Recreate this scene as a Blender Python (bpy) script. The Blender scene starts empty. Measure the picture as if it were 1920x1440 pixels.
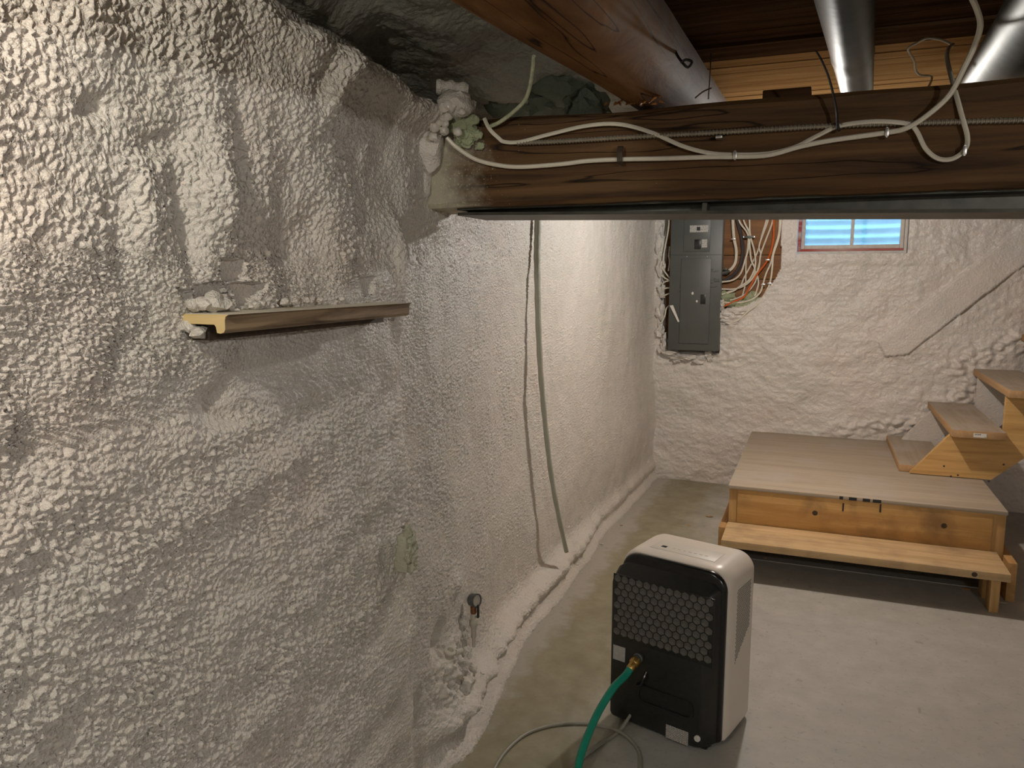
import bpy, bmesh, math, random
import numpy as np
from mathutils import Vector, Matrix, noise as mnoise

S = bpy.context.scene
COL = S.collection
random.seed(4)

# ------------------------------------------------------------------ camera
F_PX, PITCH, YAW, EYE = 1440.0, math.radians(8.0), math.radians(21.6), 1.5
cam_d = bpy.data.cameras.new('camera')
cam_d.sensor_width = 36.0
cam_d.lens = 36.0 * F_PX / 1920.0
cam_d.clip_start = 0.02
cam = bpy.data.objects.new('camera', cam_d)
COL.objects.link(cam)
cam.location = (0, 0, EYE)
cam.rotation_euler = (math.radians(90) - PITCH, 0, YAW)
S.camera = cam

# ------------------------------------------------------------------ world, exposure
W = bpy.data.worlds.new('world')
S.world = W
W.use_nodes = True
bg = W.node_tree.nodes['Background']
bg.inputs['Color'].default_value = (0.22, 0.56, 1.0, 1)
bg.inputs['Strength'].default_value = 9.0
S.view_settings.view_transform = 'Standard'
S.view_settings.look = 'None'
S.view_settings.gamma = 1.0
S.view_settings.use_curve_mapping = False
S.view_settings.exposure = 0.1

LAMPS = [  # location, watts, colour, radius, label
    ((-0.64, 0.16, 1.97), 18.5, (1.0, 0.955, 0.84), 0.018, 'bare bulb hanging beside the foam wall, left of the log joist'),
    ((-0.125, 3.85, 2.06), 54.0, (1.0, 0.96, 0.91), 0.03, 'bare bulb on the ceiling behind the timber beam'),
    ((1.35, -0.55, 1.93), 44.0, (1.0, 0.965, 0.92), 0.04, 'bare bulb on the ceiling behind the camera'),
]

# ------------------------------------------------------------------ helpers
FW = Vector((-math.sin(YAW) * math.cos(PITCH), math.cos(YAW) * math.cos(PITCH), -math.sin(PITCH)))
RT = Vector((math.cos(YAW), math.sin(YAW), 0))
UP = RT.cross(FW)
EYEP = Vector((0, 0, EYE))


def on(x, y, axis, val):
    """a survey helper: the point of the plane axis=val that is sighted at x, y"""
    r = FW + RT * ((x - 960) / F_PX) - UP * ((y - 720) / F_PX)
    return EYEP + r * ((val - EYEP[axis]) / r[axis])


def onpl(x, y, p, n):
    r = FW + RT * ((x - 960) / F_PX) - UP * ((y - 720) / F_PX)
    return EYEP + r * ((Vector(p) - EYEP).dot(n) / r.dot(n))


MW = {}


def world_of(o):
    return MW.get(o.name, Matrix()) if o else Matrix()


def thing(name, label, cat, loc=(0, 0, 0), rz=0.0, group=None):
    o = bpy.data.objects.new(name, None)
    o.empty_display_size = 0.1
    COL.objects.link(o)
    o.location = loc
    o.rotation_euler = (0, 0, rz)
    MW[o.name] = Matrix.Translation(loc) @ Matrix.Rotation(rz, 4, 'Z')
    return tag(o, label, cat, group)


def tag(o, label=None, cat=None, group=None, kind=None):
    if label: o['label'] = label
    if cat: o['category'] = cat
    if group: o['group'] = group
    if kind: o['kind'] = kind
    return o


class MB:
    """collects shapes into one mesh"""
    def __init__(s):
        s.v = []; s.f = []

    def add(s, v, f):
        n = len(s.v)
        s.v += [Vector(a) for a in v]
        s.f += [tuple(i + n for i in q) for q in f]
        return s

    def box(s, a, b, M=None):
        (x0, y0, z0), (x1, y1, z1) = a, b
        v = [(x0, y0, z0), (x1, y0, z0), (x1, y1, z0), (x0, y1, z0), (x0, y0, z1), (x1, y0, z1), (x1, y1, z1), (x0, y1, z1)]
        if M: v = [M @ Vector(p) for p in v]
        return s.add(v, [(0, 3, 2, 1), (4, 5, 6, 7), (0, 1, 5, 4), (1, 2, 6, 5), (2, 3, 7, 6), (3, 0, 4, 7)])

    def rbox(s, a, b, r=0.004, seg=2, M=None):
        bm = bmesh.new()
        bmesh.ops.create_cube(bm, size=1.0)
        for v in bm.verts:
            v.co = Vector([(a[i] + b[i]) / 2 + v.co[i] * (b[i] - a[i]) for i in range(3)])
        bmesh.ops.bevel(bm, geom=bm.edges[:], offset=r, segments=seg, affect='EDGES', profile=0.5)
        bm.verts.ensure_lookup_table()
        v = [M @ w.co if M else w.co.copy() for w in bm.verts]
        f = [tuple(q.index for q in fa.verts) for fa in bm.faces]
        bm.free()
        return s.add(v, f)

    def prism(s, poly, axis, a, b):
        """poly: 2-D outline in the two other axes (in order), extruded a..b along axis"""
        def P(p, t):
            if axis == 0: return (t, p[0], p[1])
            if axis == 1: return (p[0], t, p[1])
            return (p[0], p[1], t)
        n = len(poly)
        v = [P(p, a) for p in poly] + [P(p, b) for p in poly]
        f = [tuple(range(n)), tuple(range(2 * n - 1, n - 1, -1))]
        f += [(i + n, (i + 1) % n + n, (i + 1) % n, i) for i in range(n)]
        return s.add(v, f)

    def loft(s, rings, cap0=True, cap1=True):
        n = len(rings[0]); v = []; f = []
        for r in rings: v += list(r)
        for k in range(len(rings) - 1):
            for i in range(n):
                j = (i + 1) % n
                f.append((k * n + i, k * n + j, (k + 1) * n + j, (k + 1) * n + i))
        if cap0: f.append(tuple(range(n - 1, -1, -1)))
        if cap1: f.append(tuple(range((len(rings) - 1) * n, len(rings) * n)))
        return s.add(v, f)

    def tube(s, pts, r, n=8, flat=1.0):
        """r: number or function of the fraction along"""
        pts = [Vector(p) for p in pts]
        t0 = (pts[1] - pts[0]).normalized()
        u = t0.orthogonal().normalized()
        rings = []
        for i, p in enumerate(pts):
            a = pts[max(i - 1, 0)]; b = pts[min(i + 1, len(pts) - 1)]
            t = (b - a).normalized()
            u = (u - t * u.dot(t)).normalized()
            w = t.cross(u)
            rr = r(i / (len(pts) - 1)) if callable(r) else r
            rings.append([p + (u * math.cos(2 * math.pi * k / n) + w * (flat * math.sin(2 * math.pi * k / n))) * rr for k in range(n)])
        return s.loft(rings)

    def lathe(s, prof, c, axis, n=20):
        """prof: (distance along axis, radius) list"""
        ax = Vector(axis).normalized(); u = ax.orthogonal().normalized(); w = ax.cross(u); c = Vector(c)
        return s.loft([[c + ax * d + (u * math.cos(2 * math.pi * k / n) + w * math.sin(2 * math.pi * k / n)) * r for k in range(n)] for d, r in prof])

    def lump(s, c, sc, seed, amp=0.35, sub=3, freq=1.6):
        bm = bmesh.new()
        bmesh.ops.create_icosphere(bm, subdivisions=sub, radius=1.0)
        c = Vector(c); v = []
        for q in bm.verts:
            d = 1 + amp * mnoise.noise(q.co * freq + Vector((seed * 7.1, seed * 3.3, 0))) + amp * .5 * abs(mnoise.noise(q.co * freq * 2.7 + Vector((seed, 9, 2))))
            v.append(c + Vector([q.co[i] * d * sc[i] for i in range(3)]))
        bm.verts.ensure_lookup_table()
        f = [tuple(q.index for q in fa.verts) for fa in bm.faces]
        bm.free()
        return s.add(v, f)

    def build(s, name, mat, parent=None, smooth=True, world=True, angle=40, kind=None):
        v = s.v
        if parent is not None and world:
            M = world_of(parent).inverted()
            v = [M @ p for p in v]
        me = bpy.data.meshes.new(name)
        me.from_pydata([tuple(p) for p in v], [], s.f)
        bm = bmesh.new(); bm.from_mesh(me)
        bmesh.ops.recalc_face_normals(bm, faces=bm.faces[:])
        bm.to_mesh(me); bm.free()
        me.materials.append(mat)
        if smooth:
            me.shade_smooth()
            me.set_sharp_from_angle(angle=math.radians(angle))
        o = bpy.data.objects.new(name, me)
        COL.objects.link(o)
        if parent is not None:
            o.parent = parent
            MW[o.name] = world_of(parent)
        if kind: o['kind'] = kind
        return o


def spline(pts, n=8):
    """Catmull-Rom through the points"""
    P = [Vector(p) for p in pts]
    P = [P[0] * 2 - P[1]] + P + [P[-1] * 2 - P[-2]]
    out = []
    for i in range(1, len(P) - 2):
        for k in range(n):
            t = k / n
            out.append(0.5 * ((2 * P[i]) + (P[i + 1] - P[i - 1]) * t + (2 * P[i - 1] - 5 * P[i] + 4 * P[i + 1] - P[i + 2]) * t * t + (3 * P[i] - P[i - 1] - 3 * P[i + 1] + P[i + 2]) * t ** 3))
    out.append(P[-2])
    return out


def rrect(x0, x1, z0, z1, r, n=6):
    """rounded rectangle; r is one radius or four (bottom-left, bottom-right, top-right, top-left)"""
    if not isinstance(r, (tuple, list)): r = (r,) * 4
    out = []
    for (cx, cz, a, rr) in ((x0 + r[0], z0 + r[0], 180, r[0]), (x1 - r[1], z0 + r[1], 270, r[1]), (x1 - r[2], z1 - r[2], 0, r[2]), (x0 + r[3], z1 - r[3], 90, r[3])):
        for k in range(n + 1):
            t = math.radians(a + 90 * k / n)
            out.append((cx + rr * math.cos(t), cz + rr * math.sin(t)))
    return out


# ------------------------------------------------------------------ materials
def mat_base(name):
    m = bpy.data.materials.new(name); m.use_nodes = True
    nt = m.node_tree
    return m, nt, nt.nodes['Principled BSDF']


def nd(nt, typ, **kw):
    n = nt.nodes.new(typ)
    for k, v in kw.items():
        if k in n.inputs: n.inputs[k].default_value = v
        else: setattr(n, k, v)
    return n


def ramp(nt, src, stops):
    r = nt.nodes.new('ShaderNodeValToRGB')
    el = r.color_ramp.elements
    while len(el) < len(stops): el.new(0.5)
    for e, (p, c) in zip(el, stops):
        e.position = p
        e.color = (c, c, c, 1) if isinstance(c, (int, float)) else (*c, 1)
    nt.links.new(src, r.inputs['Fac'])
    return r


def mixc(nt, fac, a, b):
    m = nt.nodes.new('ShaderNodeMix'); m.data_type = 'RGBA'
    for sock, v in ((m.inputs['Factor'], fac), (m.inputs[6], a), (m.inputs[7], b)):
        if isinstance(v, bpy.types.NodeSocket): nt.links.new(v, sock)
        elif isinstance(v, (int, float)): sock.default_value = v
        else: sock.default_value = (*v, 1)
    return m.outputs[2]


def maths(nt, op, a, b=None, c=None):
    m = nt.nodes.new('ShaderNodeMath'); m.operation = op
    for i, v in enumerate((a, b, c)):
        if v is None: continue
        if isinstance(v, bpy.types.NodeSocket): nt.links.new(v, m.inputs[i])
        else: m.inputs[i].default_value = v
    return m.outputs[0]


def coords(nt, scale=(1, 1, 1), rot=(0, 0, 0)):
    tc = nt.nodes.new('ShaderNodeTexCoord'); mp = nt.nodes.new('ShaderNodeMapping')
    nt.links.new(tc.outputs['Object'], mp.inputs['Vector'])
    mp.inputs['Scale'].default_value = scale; mp.inputs['Rotation'].default_value = rot
    return mp.outputs['Vector'], tc


def noise_n(nt, vec, scale, detail=4, rough=0.55, dist=0.0):
    n = nt.nodes.new('ShaderNodeTexNoise')
    n.inputs['Scale'].default_value = scale; n.inputs['Detail'].default_value = detail
    n.inputs['Roughness'].default_value = rough; n.inputs['Distortion'].default_value = dist
    nt.links.new(vec, n.inputs['Vector'])
    return n.outputs['Fac']


def bump(nt, bs, height, strength, dist):
    b = nt.nodes.new('ShaderNodeBump')
    b.inputs['Strength'].default_value = strength; b.inputs['Distance'].default_value = dist
    nt.links.new(height, b.inputs['Height']); nt.links.new(b.outputs['Normal'], bs.inputs['Normal'])
    return b


def plain(name, col, rough=0.5, metal=0.0, var=0.12, scale=30, bumpd=0.0005):
    m, nt, bs = mat_base(name)
    v, tc = coords(nt)
    n = noise_n(nt, v, scale, 4)
    c = ramp(nt, n, [(0.3, tuple(x * (1 - var) for x in col)), (0.7, tuple(min(1, x * (1 + var)) for x in col))])
    nt.links.new(c.outputs['Color'], bs.inputs['Base Color'])
    bs.inputs['Roughness'].default_value = rough; bs.inputs['Metallic'].default_value = metal
    if bumpd: bump(nt, bs, n, 0.5, bumpd)
    return m


def foam_mat(name, col, bscale=200, bd=0.0034, rough=0.42, pink=True):
    m, nt, bs = mat_base(name)
    v, tc = coords(nt)
    big = noise_n(nt, v, 2.2, 5)
    tint = ramp(nt, big, [(0.3, tuple(x * y for x, y in zip(col, (0.93, 0.93, 0.9)))), (0.5, col), (0.72, tuple(x * y for x, y in zip(col, (1.03, 0.97, 0.95))))])
    fine = noise_n(nt, v, bscale, 2, 0.5)
    nt.links.new(tint.outputs['Color'], bs.inputs['Base Color'])
    bs.inputs['Roughness'].default_value = rough
    bs.inputs['Specular IOR Level'].default_value = 0.5
    mid = noise_n(nt, v, bscale * 0.4, 2, 0.5)
    h = maths(nt, 'ADD', maths(nt, 'MULTIPLY', maths(nt, 'ABSOLUTE', maths(nt, 'SUBTRACT', mid, 0.5)), 1.0), maths(nt, 'MULTIPLY', fine, 1.0))
    bump(nt, bs, h, 1.0, bd)
    return m


def wood_mat(name, light, dark, axis=0, scale=1.0, rough=0.65, knots=0.0, stain=None, bd=0.0008, contrast=(0.32, 0.7), spec=0.3):
    m, nt, bs = mat_base(name)
    sc = [26 * scale] * 3; sc[axis] = 1.6 * scale
    v, tc = coords(nt, sc)
    n1 = noise_n(nt, v, 1.0, 6, 0.6, 0.6)
    c = ramp(nt, n1, [(contrast[0], dark), (contrast[1], light)])
    out = c.outputs['Color']
    v2, _ = coords(nt, (1, 1, 1))
    blot = noise_n(nt, v2, 5.0 * scale, 4)
    if stain:
        out = mixc(nt, ramp(nt, blot, [(0.48, 0.0), (0.68, 0.8)]).outputs['Color'], out, stain)
    if knots:
        vo = nt.nodes.new('ShaderNodeTexVoronoi'); vo.inputs['Scale'].default_value = knots
        nt.links.new(v2, vo.inputs['Vector'])
        k = ramp(nt, vo.outputs['Distance'], [(0.05, 0.9), (0.11, 0.0)])
        out = mixc(nt, k.outputs['Color'], out, (0.12, 0.04, 0.012))
    nt.links.new(out, bs.inputs['Base Color'])
    bs.inputs['Roughness'].default_value = rough
    bs.inputs['Specular IOR Level'].default_value = spec
    bump(nt, bs, n1, 0.6, bd)
    return m


M = {}
FOAM = (0.65, 0.61, 0.555)
M['foam'] = foam_mat('spray_foam_near', FOAM)
M['foam_blob'] = foam_mat('smooth_foam_blob', FOAM, 90, 0.0008, 0.3)
M['foam_back'] = foam_mat('spray_foam_back', (0.64, 0.60, 0.55), 90, 0.004, 0.38)
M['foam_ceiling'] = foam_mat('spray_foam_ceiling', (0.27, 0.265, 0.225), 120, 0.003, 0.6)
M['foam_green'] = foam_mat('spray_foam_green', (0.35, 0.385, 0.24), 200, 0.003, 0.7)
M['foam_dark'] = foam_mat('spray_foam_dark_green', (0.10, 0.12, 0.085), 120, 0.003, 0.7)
M['foam_cut'] = foam_mat('trimmed_foam', (0.52, 0.49, 0.42), 260, 0.0006, 0.7)
M['foam_box'] = foam_mat('foam_over_box', (0.42, 0.42, 0.32), 160, 0.002, 0.7)


def beam_mat():
    m, nt, bs = mat_base('aged_beam_timber')
    v, tc = coords(nt, (1.3, 24, 24))
    n1 = noise_n(nt, v, 1.0, 7, 0.62, 0.7)
    out = ramp(nt, n1, [(0.3, (0.035, 0.018, 0.009)), (0.5, (0.095, 0.050, 0.020)), (0.72, (0.165, 0.090, 0.037))]).outputs['Color']
    vc, _ = coords(nt, (0.9, 14, 14))
    crack = noise_n(nt, vc, 1.0, 3, 0.5, 0.3)
    ck = ramp(nt, maths(nt, 'ABSOLUTE', maths(nt, 'SUBTRACT', crack, 0.42)), [(0.0, 1.0), (0.012, 0.0)]).outputs['Color']
    out = mixc(nt, ck, out, (0.012, 0.006, 0.003))
    # overspray and dust on the end built into the wall
    sep = nt.nodes.new('ShaderNodeSeparateXYZ'); nt.links.new(tc.outputs['Object'], sep.inputs[0])
    v1, _ = coords(nt)
    sp = noise_n(nt, v1, 9, 6, 0.7)
    far = maths(nt, 'ADD', sep.outputs['X'], maths(nt, 'MULTIPLY', sp, 0.30))
    pale = ramp(nt, maths(nt, 'MULTIPLY', maths(nt, 'ADD', far, 1.0), 2.2), [(0.30, 0.95), (0.62, 0.0)]).outputs['Color']
    out = mixc(nt, pale, out, (0.44, 0.40, 0.32))
    speck = noise_n(nt, v1, 160, 3, 0.6)
    near = ramp(nt, maths(nt, 'MULTIPLY', maths(nt, 'ADD', far, 1.10), 1.5), [(0.3, 0.19), (0.85, 0.0)]).outputs['Color']
    dots = ramp(nt, maths(nt, 'ADD', speck, near), [(0.74, 0.0), (0.80, 0.8)]).outputs['Color']
    out = mixc(nt, dots, out, (0.50, 0.52, 0.30))
    nt.links.new(out, bs.inputs['Base Color'])
    bs.inputs['Roughness'].default_value = 0.7; bs.inputs['Specular IOR Level'].default_value = 0.2
    bump(nt, bs, maths(nt, 'SUBTRACT', n1, ck), 0.7, 0.0015)
    return m


def log_mat():
    m, nt, bs = mat_base('peeled_log')
    v, tc = coords(nt, (9, 1.6, 9))
    n1 = noise_n(nt, v, 1.0, 6, 0.6, 0.8)
    out = ramp(nt, n1, [(0.3, (0.075, 0.032, 0.010)), (0.55, (0.18, 0.085, 0.03)), (0.75, (0.27, 0.15, 0.07))]).outputs['Color']
    v2, _ = coords(nt, (22, .7, 22))
    crack = noise_n(nt, v2, 1.0, 2, 0.5, 0.15)
    ck = ramp(nt, maths(nt, 'ABSOLUTE', maths(nt, 'SUBTRACT', crack, 0.45)), [(0.0, 1.0), (0.014, 0.0)]).outputs['Color']
    out = mixc(nt, ck, out, (0.02, 0.01, 0.006))
    # right flank greyed: light from that side is put into the colour
    sep = nt.nodes.new('ShaderNodeSeparateXYZ'); nt.links.new(tc.outputs['Object'], sep.inputs[0])
    v1, _ = coords(nt)
    gn = noise_n(nt, v1, 12, 5, 0.6)
    g = ramp(nt, maths(nt, 'ADD', sep.outputs['X'], maths(nt, 'MULTIPLY', gn, 0.16)), [(0.155, 0.0), (0.215, 0.6)]).outputs['Color']
    out = mixc(nt, g, out, (0.16, 0.135, 0.11))
    nt.links.new(out, bs.inputs['Base Color'])
    bs.inputs['Roughness'].default_value = 0.72
    bs.inputs['Specular IOR Level'].default_value = 0.03
    bump(nt, bs, n1, 0.8, 0.004)
    return m


def floor_mat():
    m, nt, bs = mat_base('worn_painted_concrete')
    v, tc = coords(nt)
    sep = nt.nodes.new('ShaderNodeSeparateXYZ'); nt.links.new(tc.outputs['Object'], sep.inputs[0])
    big = noise_n(nt, v, 2.6, 6, 0.6, 0.4)
    fine = noise_n(nt, v, 45, 5, 0.6)
    med = noise_n(nt, v, 9, 5, 0.6)
    paint = ramp(nt, med, [(0.3, (0.365, 0.358, 0.33)), (0.7, (0.445, 0.435, 0.40))]).outputs['Color']
    bare = ramp(nt, med, [(0.3, (0.21, 0.19, 0.115)), (0.7, (0.31, 0.285, 0.19))]).outputs['Color']
    edge = maths(nt, 'ADD', sep.outputs['X'], maths(nt, 'MULTIPLY', maths(nt, 'SUBTRACT', big, 0.5), 0.9))
    out = mixc(nt, ramp(nt, maths(nt, 'ADD', maths(nt, 'MULTIPLY', edge, 1.0), 1.0), [(0.30, 0.95), (0.62, 0.0)]).outputs['Color'], paint, bare)
    over = maths(nt, 'ADD', sep.outputs['X'], maths(nt, 'MULTIPLY', maths(nt, 'SUBTRACT', med, 0.5), 0.28))
    out = mixc(nt, ramp(nt, maths(nt, 'ADD', over, 1.2), [(0.20, 0.9), (0.27, 0.0)]).outputs['Color'], out, (0.40, 0.38, 0.34))
    dirt = ramp(nt, fine, [(0.58, 0.0), (0.74, 0.5)]).outputs['Color']
    out = mixc(nt, dirt, out, (0.20, 0.18, 0.15))
    scuff = noise_n(nt, v, 17, 3, 0.5, 1.2)
    out = mixc(nt, ramp(nt, scuff, [(0.66, 0.0), (0.74, 0.45)]).outputs['Color'], out, (0.19, 0.175, 0.15))
    spots = noise_n(nt, v, 130, 2, 0.5)
    out = mixc(nt, ramp(nt, spots, [(0.74, 0.0), (0.78, 0.6)]).outputs['Color'], out, (0.62, 0.60, 0.55))
    nt.links.new(out, bs.inputs['Base Color'])
    bs.inputs['Roughness'].default_value = 0.55
    bump(nt, bs, fine, 0.3, 0.0008)
    return m


def print_mat(name, paper, ink, sx, sz, dens=0.5, axis='xz'):
    """flat print: rows of illegible small type"""
    m, nt, bs = mat_base(name)
    v, tc = coords(nt)
    sep = nt.nodes.new('ShaderNodeSeparateXYZ'); nt.links.new(tc.outputs['Object'], sep.inputs[0])
    row = maths(nt, 'MULTIPLY', sep.outputs['Z'], sz)
    inrow = maths(nt, 'GREATER_THAN', maths(nt, 'FRACT', row), 0.45)
    cmb = nt.nodes.new('ShaderNodeCombineXYZ')
    nt.links.new(maths(nt, 'MULTIPLY', sep.outputs['X'], sx), cmb.inputs[0])
    nt.links.new(maths(nt, 'FLOOR', row), cmb.inputs[1])
    w = nt.nodes.new('ShaderNodeTexNoise'); w.inputs['Scale'].default_value = 1.0; w.inputs['Detail'].default_value = 1
    nt.links.new(cmb.outputs[0], w.inputs['Vector'])
    on_ = maths(nt, 'MULTIPLY', inrow, maths(nt, 'GREATER_THAN', w.outputs['Fac'], dens))
    nt.links.new(mixc(nt, on_, paper, ink), bs.inputs['Base Color'])
    bs.inputs['Roughness'].default_value = 0.5
    return m


M['beam'] = beam_mat()
M['log'] = log_mat()
M['floor'] = floor_mat()
M['pine'] = wood_mat('pine_board', (0.68, 0.44, 0.18), (0.48, 0.27, 0.09), 0, 1.0, 0.55, knots=2.3, stain=None)
M['pine_dirty'] = wood_mat('scuffed_pine_board', (0.68, 0.43, 0.17), (0.48, 0.265, 0.09), 0, 1.0, 0.6, knots=2.6, stain=(0.24, 0.14, 0.06))
M['pine_post'] = wood_mat('pine_post', (0.60, 0.39, 0.17), (0.42, 0.235, 0.085), 2, 1.0, 0.6)
M['pine_y'] = wood_mat('pine_side', (0.50, 0.30, 0.12), (0.36, 0.19, 0.07), 1, 1.0, 0.6)
M['tread_edge'] = wood_mat('tread_board', (0.50, 0.32, 0.16), (0.36, 0.21, 0.10), 1, 1.0, 0.6)
M['step_top'] = wood_mat('worn_step_board', (0.66, 0.48, 0.27), (0.46, 0.31, 0.155), 0, 1.0, 0.65, stain=(0.36, 0.25, 0.15))
M['ply'] = wood_mat('dusty_plywood', (0.45, 0.385, 0.30), (0.36, 0.30, 0.225), 0, 0.7, 0.7, stain=(0.42, 0.375, 0.33), bd=0.0003)
M['ply_tread'] = wood_mat('dusty_tread', (0.42, 0.36, 0.28), (0.33, 0.27, 0.20), 1, 0.8, 0.7, stain=(0.44, 0.38, 0.34), bd=0.0003)
M['stringer'] = wood_mat('stringer_board', (0.70, 0.45, 0.18), (0.48, 0.27, 0.09), 0, 1.0, 0.55, knots=5.0)
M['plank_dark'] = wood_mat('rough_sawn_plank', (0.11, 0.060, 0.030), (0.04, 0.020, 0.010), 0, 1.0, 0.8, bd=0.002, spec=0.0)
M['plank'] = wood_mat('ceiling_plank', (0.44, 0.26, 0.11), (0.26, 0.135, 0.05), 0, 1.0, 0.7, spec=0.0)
M['backboard'] = wood_mat('backing_board', (0.26, 0.12, 0.04), (0.13, 0.05, 0.016), 0, 1.0, 0.6)
M['sill'] = wood_mat('stained_sill', (0.36, 0.26, 0.16), (0.07, 0.042, 0.025), 1, 1.6, 0.5, contrast=(0.38, 0.62))
M['sill_top'] = wood_mat('lit_sill_top', (0.74, 0.69, 0.58), (0.62, 0.56, 0.45), 1, 1.0, 0.5)  # pale top face: the lamp light on it is put into the colour
M['endgrain'] = wood_mat('fresh_end_grain', (0.74, 0.58, 0.30), (0.62, 0.45, 0.20), 0, 2.0, 0.6)
M['steel'] = plain('dull_steel', (0.10, 0.10, 0.085), 0.5, 0.6, 0.3, 14)
M['galv'] = plain('galvanised_sheet', (0.26, 0.265, 0.245), 0.55, 0.9, 0.12, 18)
M['galv_dull'] = plain('tarnished_sheet', (0.13, 0.135, 0.12), 0.5, 0.85, 0.15, 18)
M['galv_bright'] = plain('zinc', (0.6, 0.6, 0.58), 0.35, 0.9, 0.1, 40)
M['panel'] = plain('grey_panel_paint', (0.085, 0.09, 0.082), 0.45, 0.0, 0.08, 9, 0.0002)
M['panel_light'] = plain('lit_panel_edge', (0.22, 0.24, 0.235), 0.45, 0.0, 0.1, 20, 0.0002)  # box sides paler than the cover: light on the edge painted in
M['black'] = plain('black_plastic', (0.018, 0.018, 0.017), 0.30, 0.0, 0.2, 60, 0.0002)
M['black_gloss'] = plain('black_gloss_plastic', (0.010, 0.010, 0.010), 0.22, 0.0, 0.1, 60, 0.0)
M['filter'] = plain('dusty_filter_mesh', (0.105, 0.10, 0.088), 0.8, 0.0, 0.4, 50, 0.0004)
M['white'] = plain('white_plastic', (0.74, 0.68, 0.60), 0.35, 0.0, 0.03, 6, 0.0)
M['white_trim'] = plain('white_plastic_trim', (0.66, 0.62, 0.55), 0.45, 0.0, 0.03, 6, 0.0)
M['mesh_grey'] = plain('side_vent_shadow', (0.16, 0.145, 0.125), 0.6, 0.0, 0.1, 60, 0.0)
M['cable'] = plain('white_cable_sheath', (0.72, 0.67, 0.55), 0.38, 0.0, 0.06, 20, 0.0002)
M['cable_green'] = plain('overspray_cable', (0.48, 0.50, 0.34), 0.6, 0.0, 0.25, 50, 0.001)
M['cable_dark'] = plain('dark_cable_sheath', (0.055, 0.045, 0.045), 0.45, 0.0, 0.1, 20, 0.0002)
M['cable_orange'] = plain('orange_cable_sheath', (0.62, 0.12, 0.02), 0.4, 0.0, 0.1, 20, 0.0002)
M['conduit'] = plain('flexible_steel_conduit', (0.36, 0.32, 0.25), 0.42, 0.6, 0.15, 40, 0.0003)
M['strap'] = plain('rusty_strap', (0.07, 0.05, 0.035), 0.6, 0.4, 0.3, 60, 0.0004)
M['zip'] = plain('black_nylon', (0.015, 0.013, 0.012), 0.4, 0.0, 0.1, 30, 0.0)
M['brass'] = plain('brass', (0.52, 0.33, 0.10), 0.32, 0.9, 0.15, 60, 0.0002)
M['copper'] = plain('dull_copper', (0.34, 0.16, 0.08), 0.4, 0.8, 0.2, 60, 0.0002)
M['hose'] = plain('green_hose', (0.010, 0.26, 0.175), 0.35, 0.0, 0.08, 30, 0.0002)
M['cord'] = plain('grey_power_cord', (0.27, 0.26, 0.215), 0.5, 0.0, 0.06, 30, 0.0)
M['pipe_green'] = foam_mat('overspray_pipe', (0.38, 0.385, 0.315), 200, 0.0015, 0.6)
M['gauge_grey'] = plain('gauge_case_grey', (0.11, 0.115, 0.115), 0.4, 0.3, 0.1, 30, 0.0)
M['gauge_face'] = plain('gauge_face', (0.42, 0.39, 0.34), 0.3, 0.0, 0.1, 40, 0.0)
M['red'] = wood_mat('flaking_red_paint', (0.46, 0.36, 0.32), (0.36, 0.05, 0.04), 0, .5, 0.6, contrast=(0.46, 0.60))
M['cream'] = plain('aged_cream_paint', (0.55, 0.50, 0.44), 0.6, 0.0, 0.12, 30, 0.001)
M['paper'] = plain('white_paper', (0.72, 0.70, 0.64), 0.6, 0.0, 0.03, 20, 0.0)
M['ink'] = plain('dark_marker', (0.02, 0.02, 0.02), 0.6, 0.0, 0.1, 20, 0.0)
M['label_a'] = print_mat('grey_rating_print', (0.50, 0.49, 0.46), (0.30, 0.29, 0.28), 260, 240, 0.42)
M['label_b'] = print_mat('white_warning_print', (0.62, 0.60, 0.55), (0.10, 0.10, 0.10), 300, 260, 0.42)
M['label_c'] = print_mat('panel_sticker_print', (0.66, 0.64, 0.58), (0.12, 0.12, 0.12), 260, 150, 0.45)
M['well'] = plain('window_well_steel', (0.72, 0.74, 0.74), 0.9, 0.0, 0.06, 8, 0.0)


def glass_mat():
    m, nt, bs = mat_base('window_glass')
    nt.nodes.remove(bs)
    tr = nd(nt, 'ShaderNodeBsdfTransparent'); tr.inputs[0].default_value = (0.93, 0.96, 0.96, 1)
    gl = nd(nt, 'ShaderNodeBsdfGlossy'); gl.inputs['Roughness'].default_value = 0.03
    fr = nd(nt, 'ShaderNodeFresnel'); mx = nd(nt, 'ShaderNodeMixShader')
    nt.links.new(fr.outputs[0], mx.inputs[0]); nt.links.new(tr.outputs[0], mx.inputs[1]); nt.links.new(gl.outputs[0], mx.inputs[2])
    nt.links.new(mx.outputs[0], nt.nodes['Material Output'].inputs[0])
    return m


M['glass'] = glass_mat()


def bulb_mat():
    m, nt, bs = mat_base('lit_bulb')
    bs.inputs['Emission Color'].default_value = (1.0, 0.86, 0.66, 1)
    bs.inputs['Emission Strength'].default_value = 4.0
    n = nd(nt, 'ShaderNodeTexNoise')
    nt.links.new(n.outputs['Color'], bs.inputs['Base Color'])
    return m


M['bulb'] = bulb_mat()

# ------------------------------------------------------------------ numpy noise for the sprayed surfaces


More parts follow.
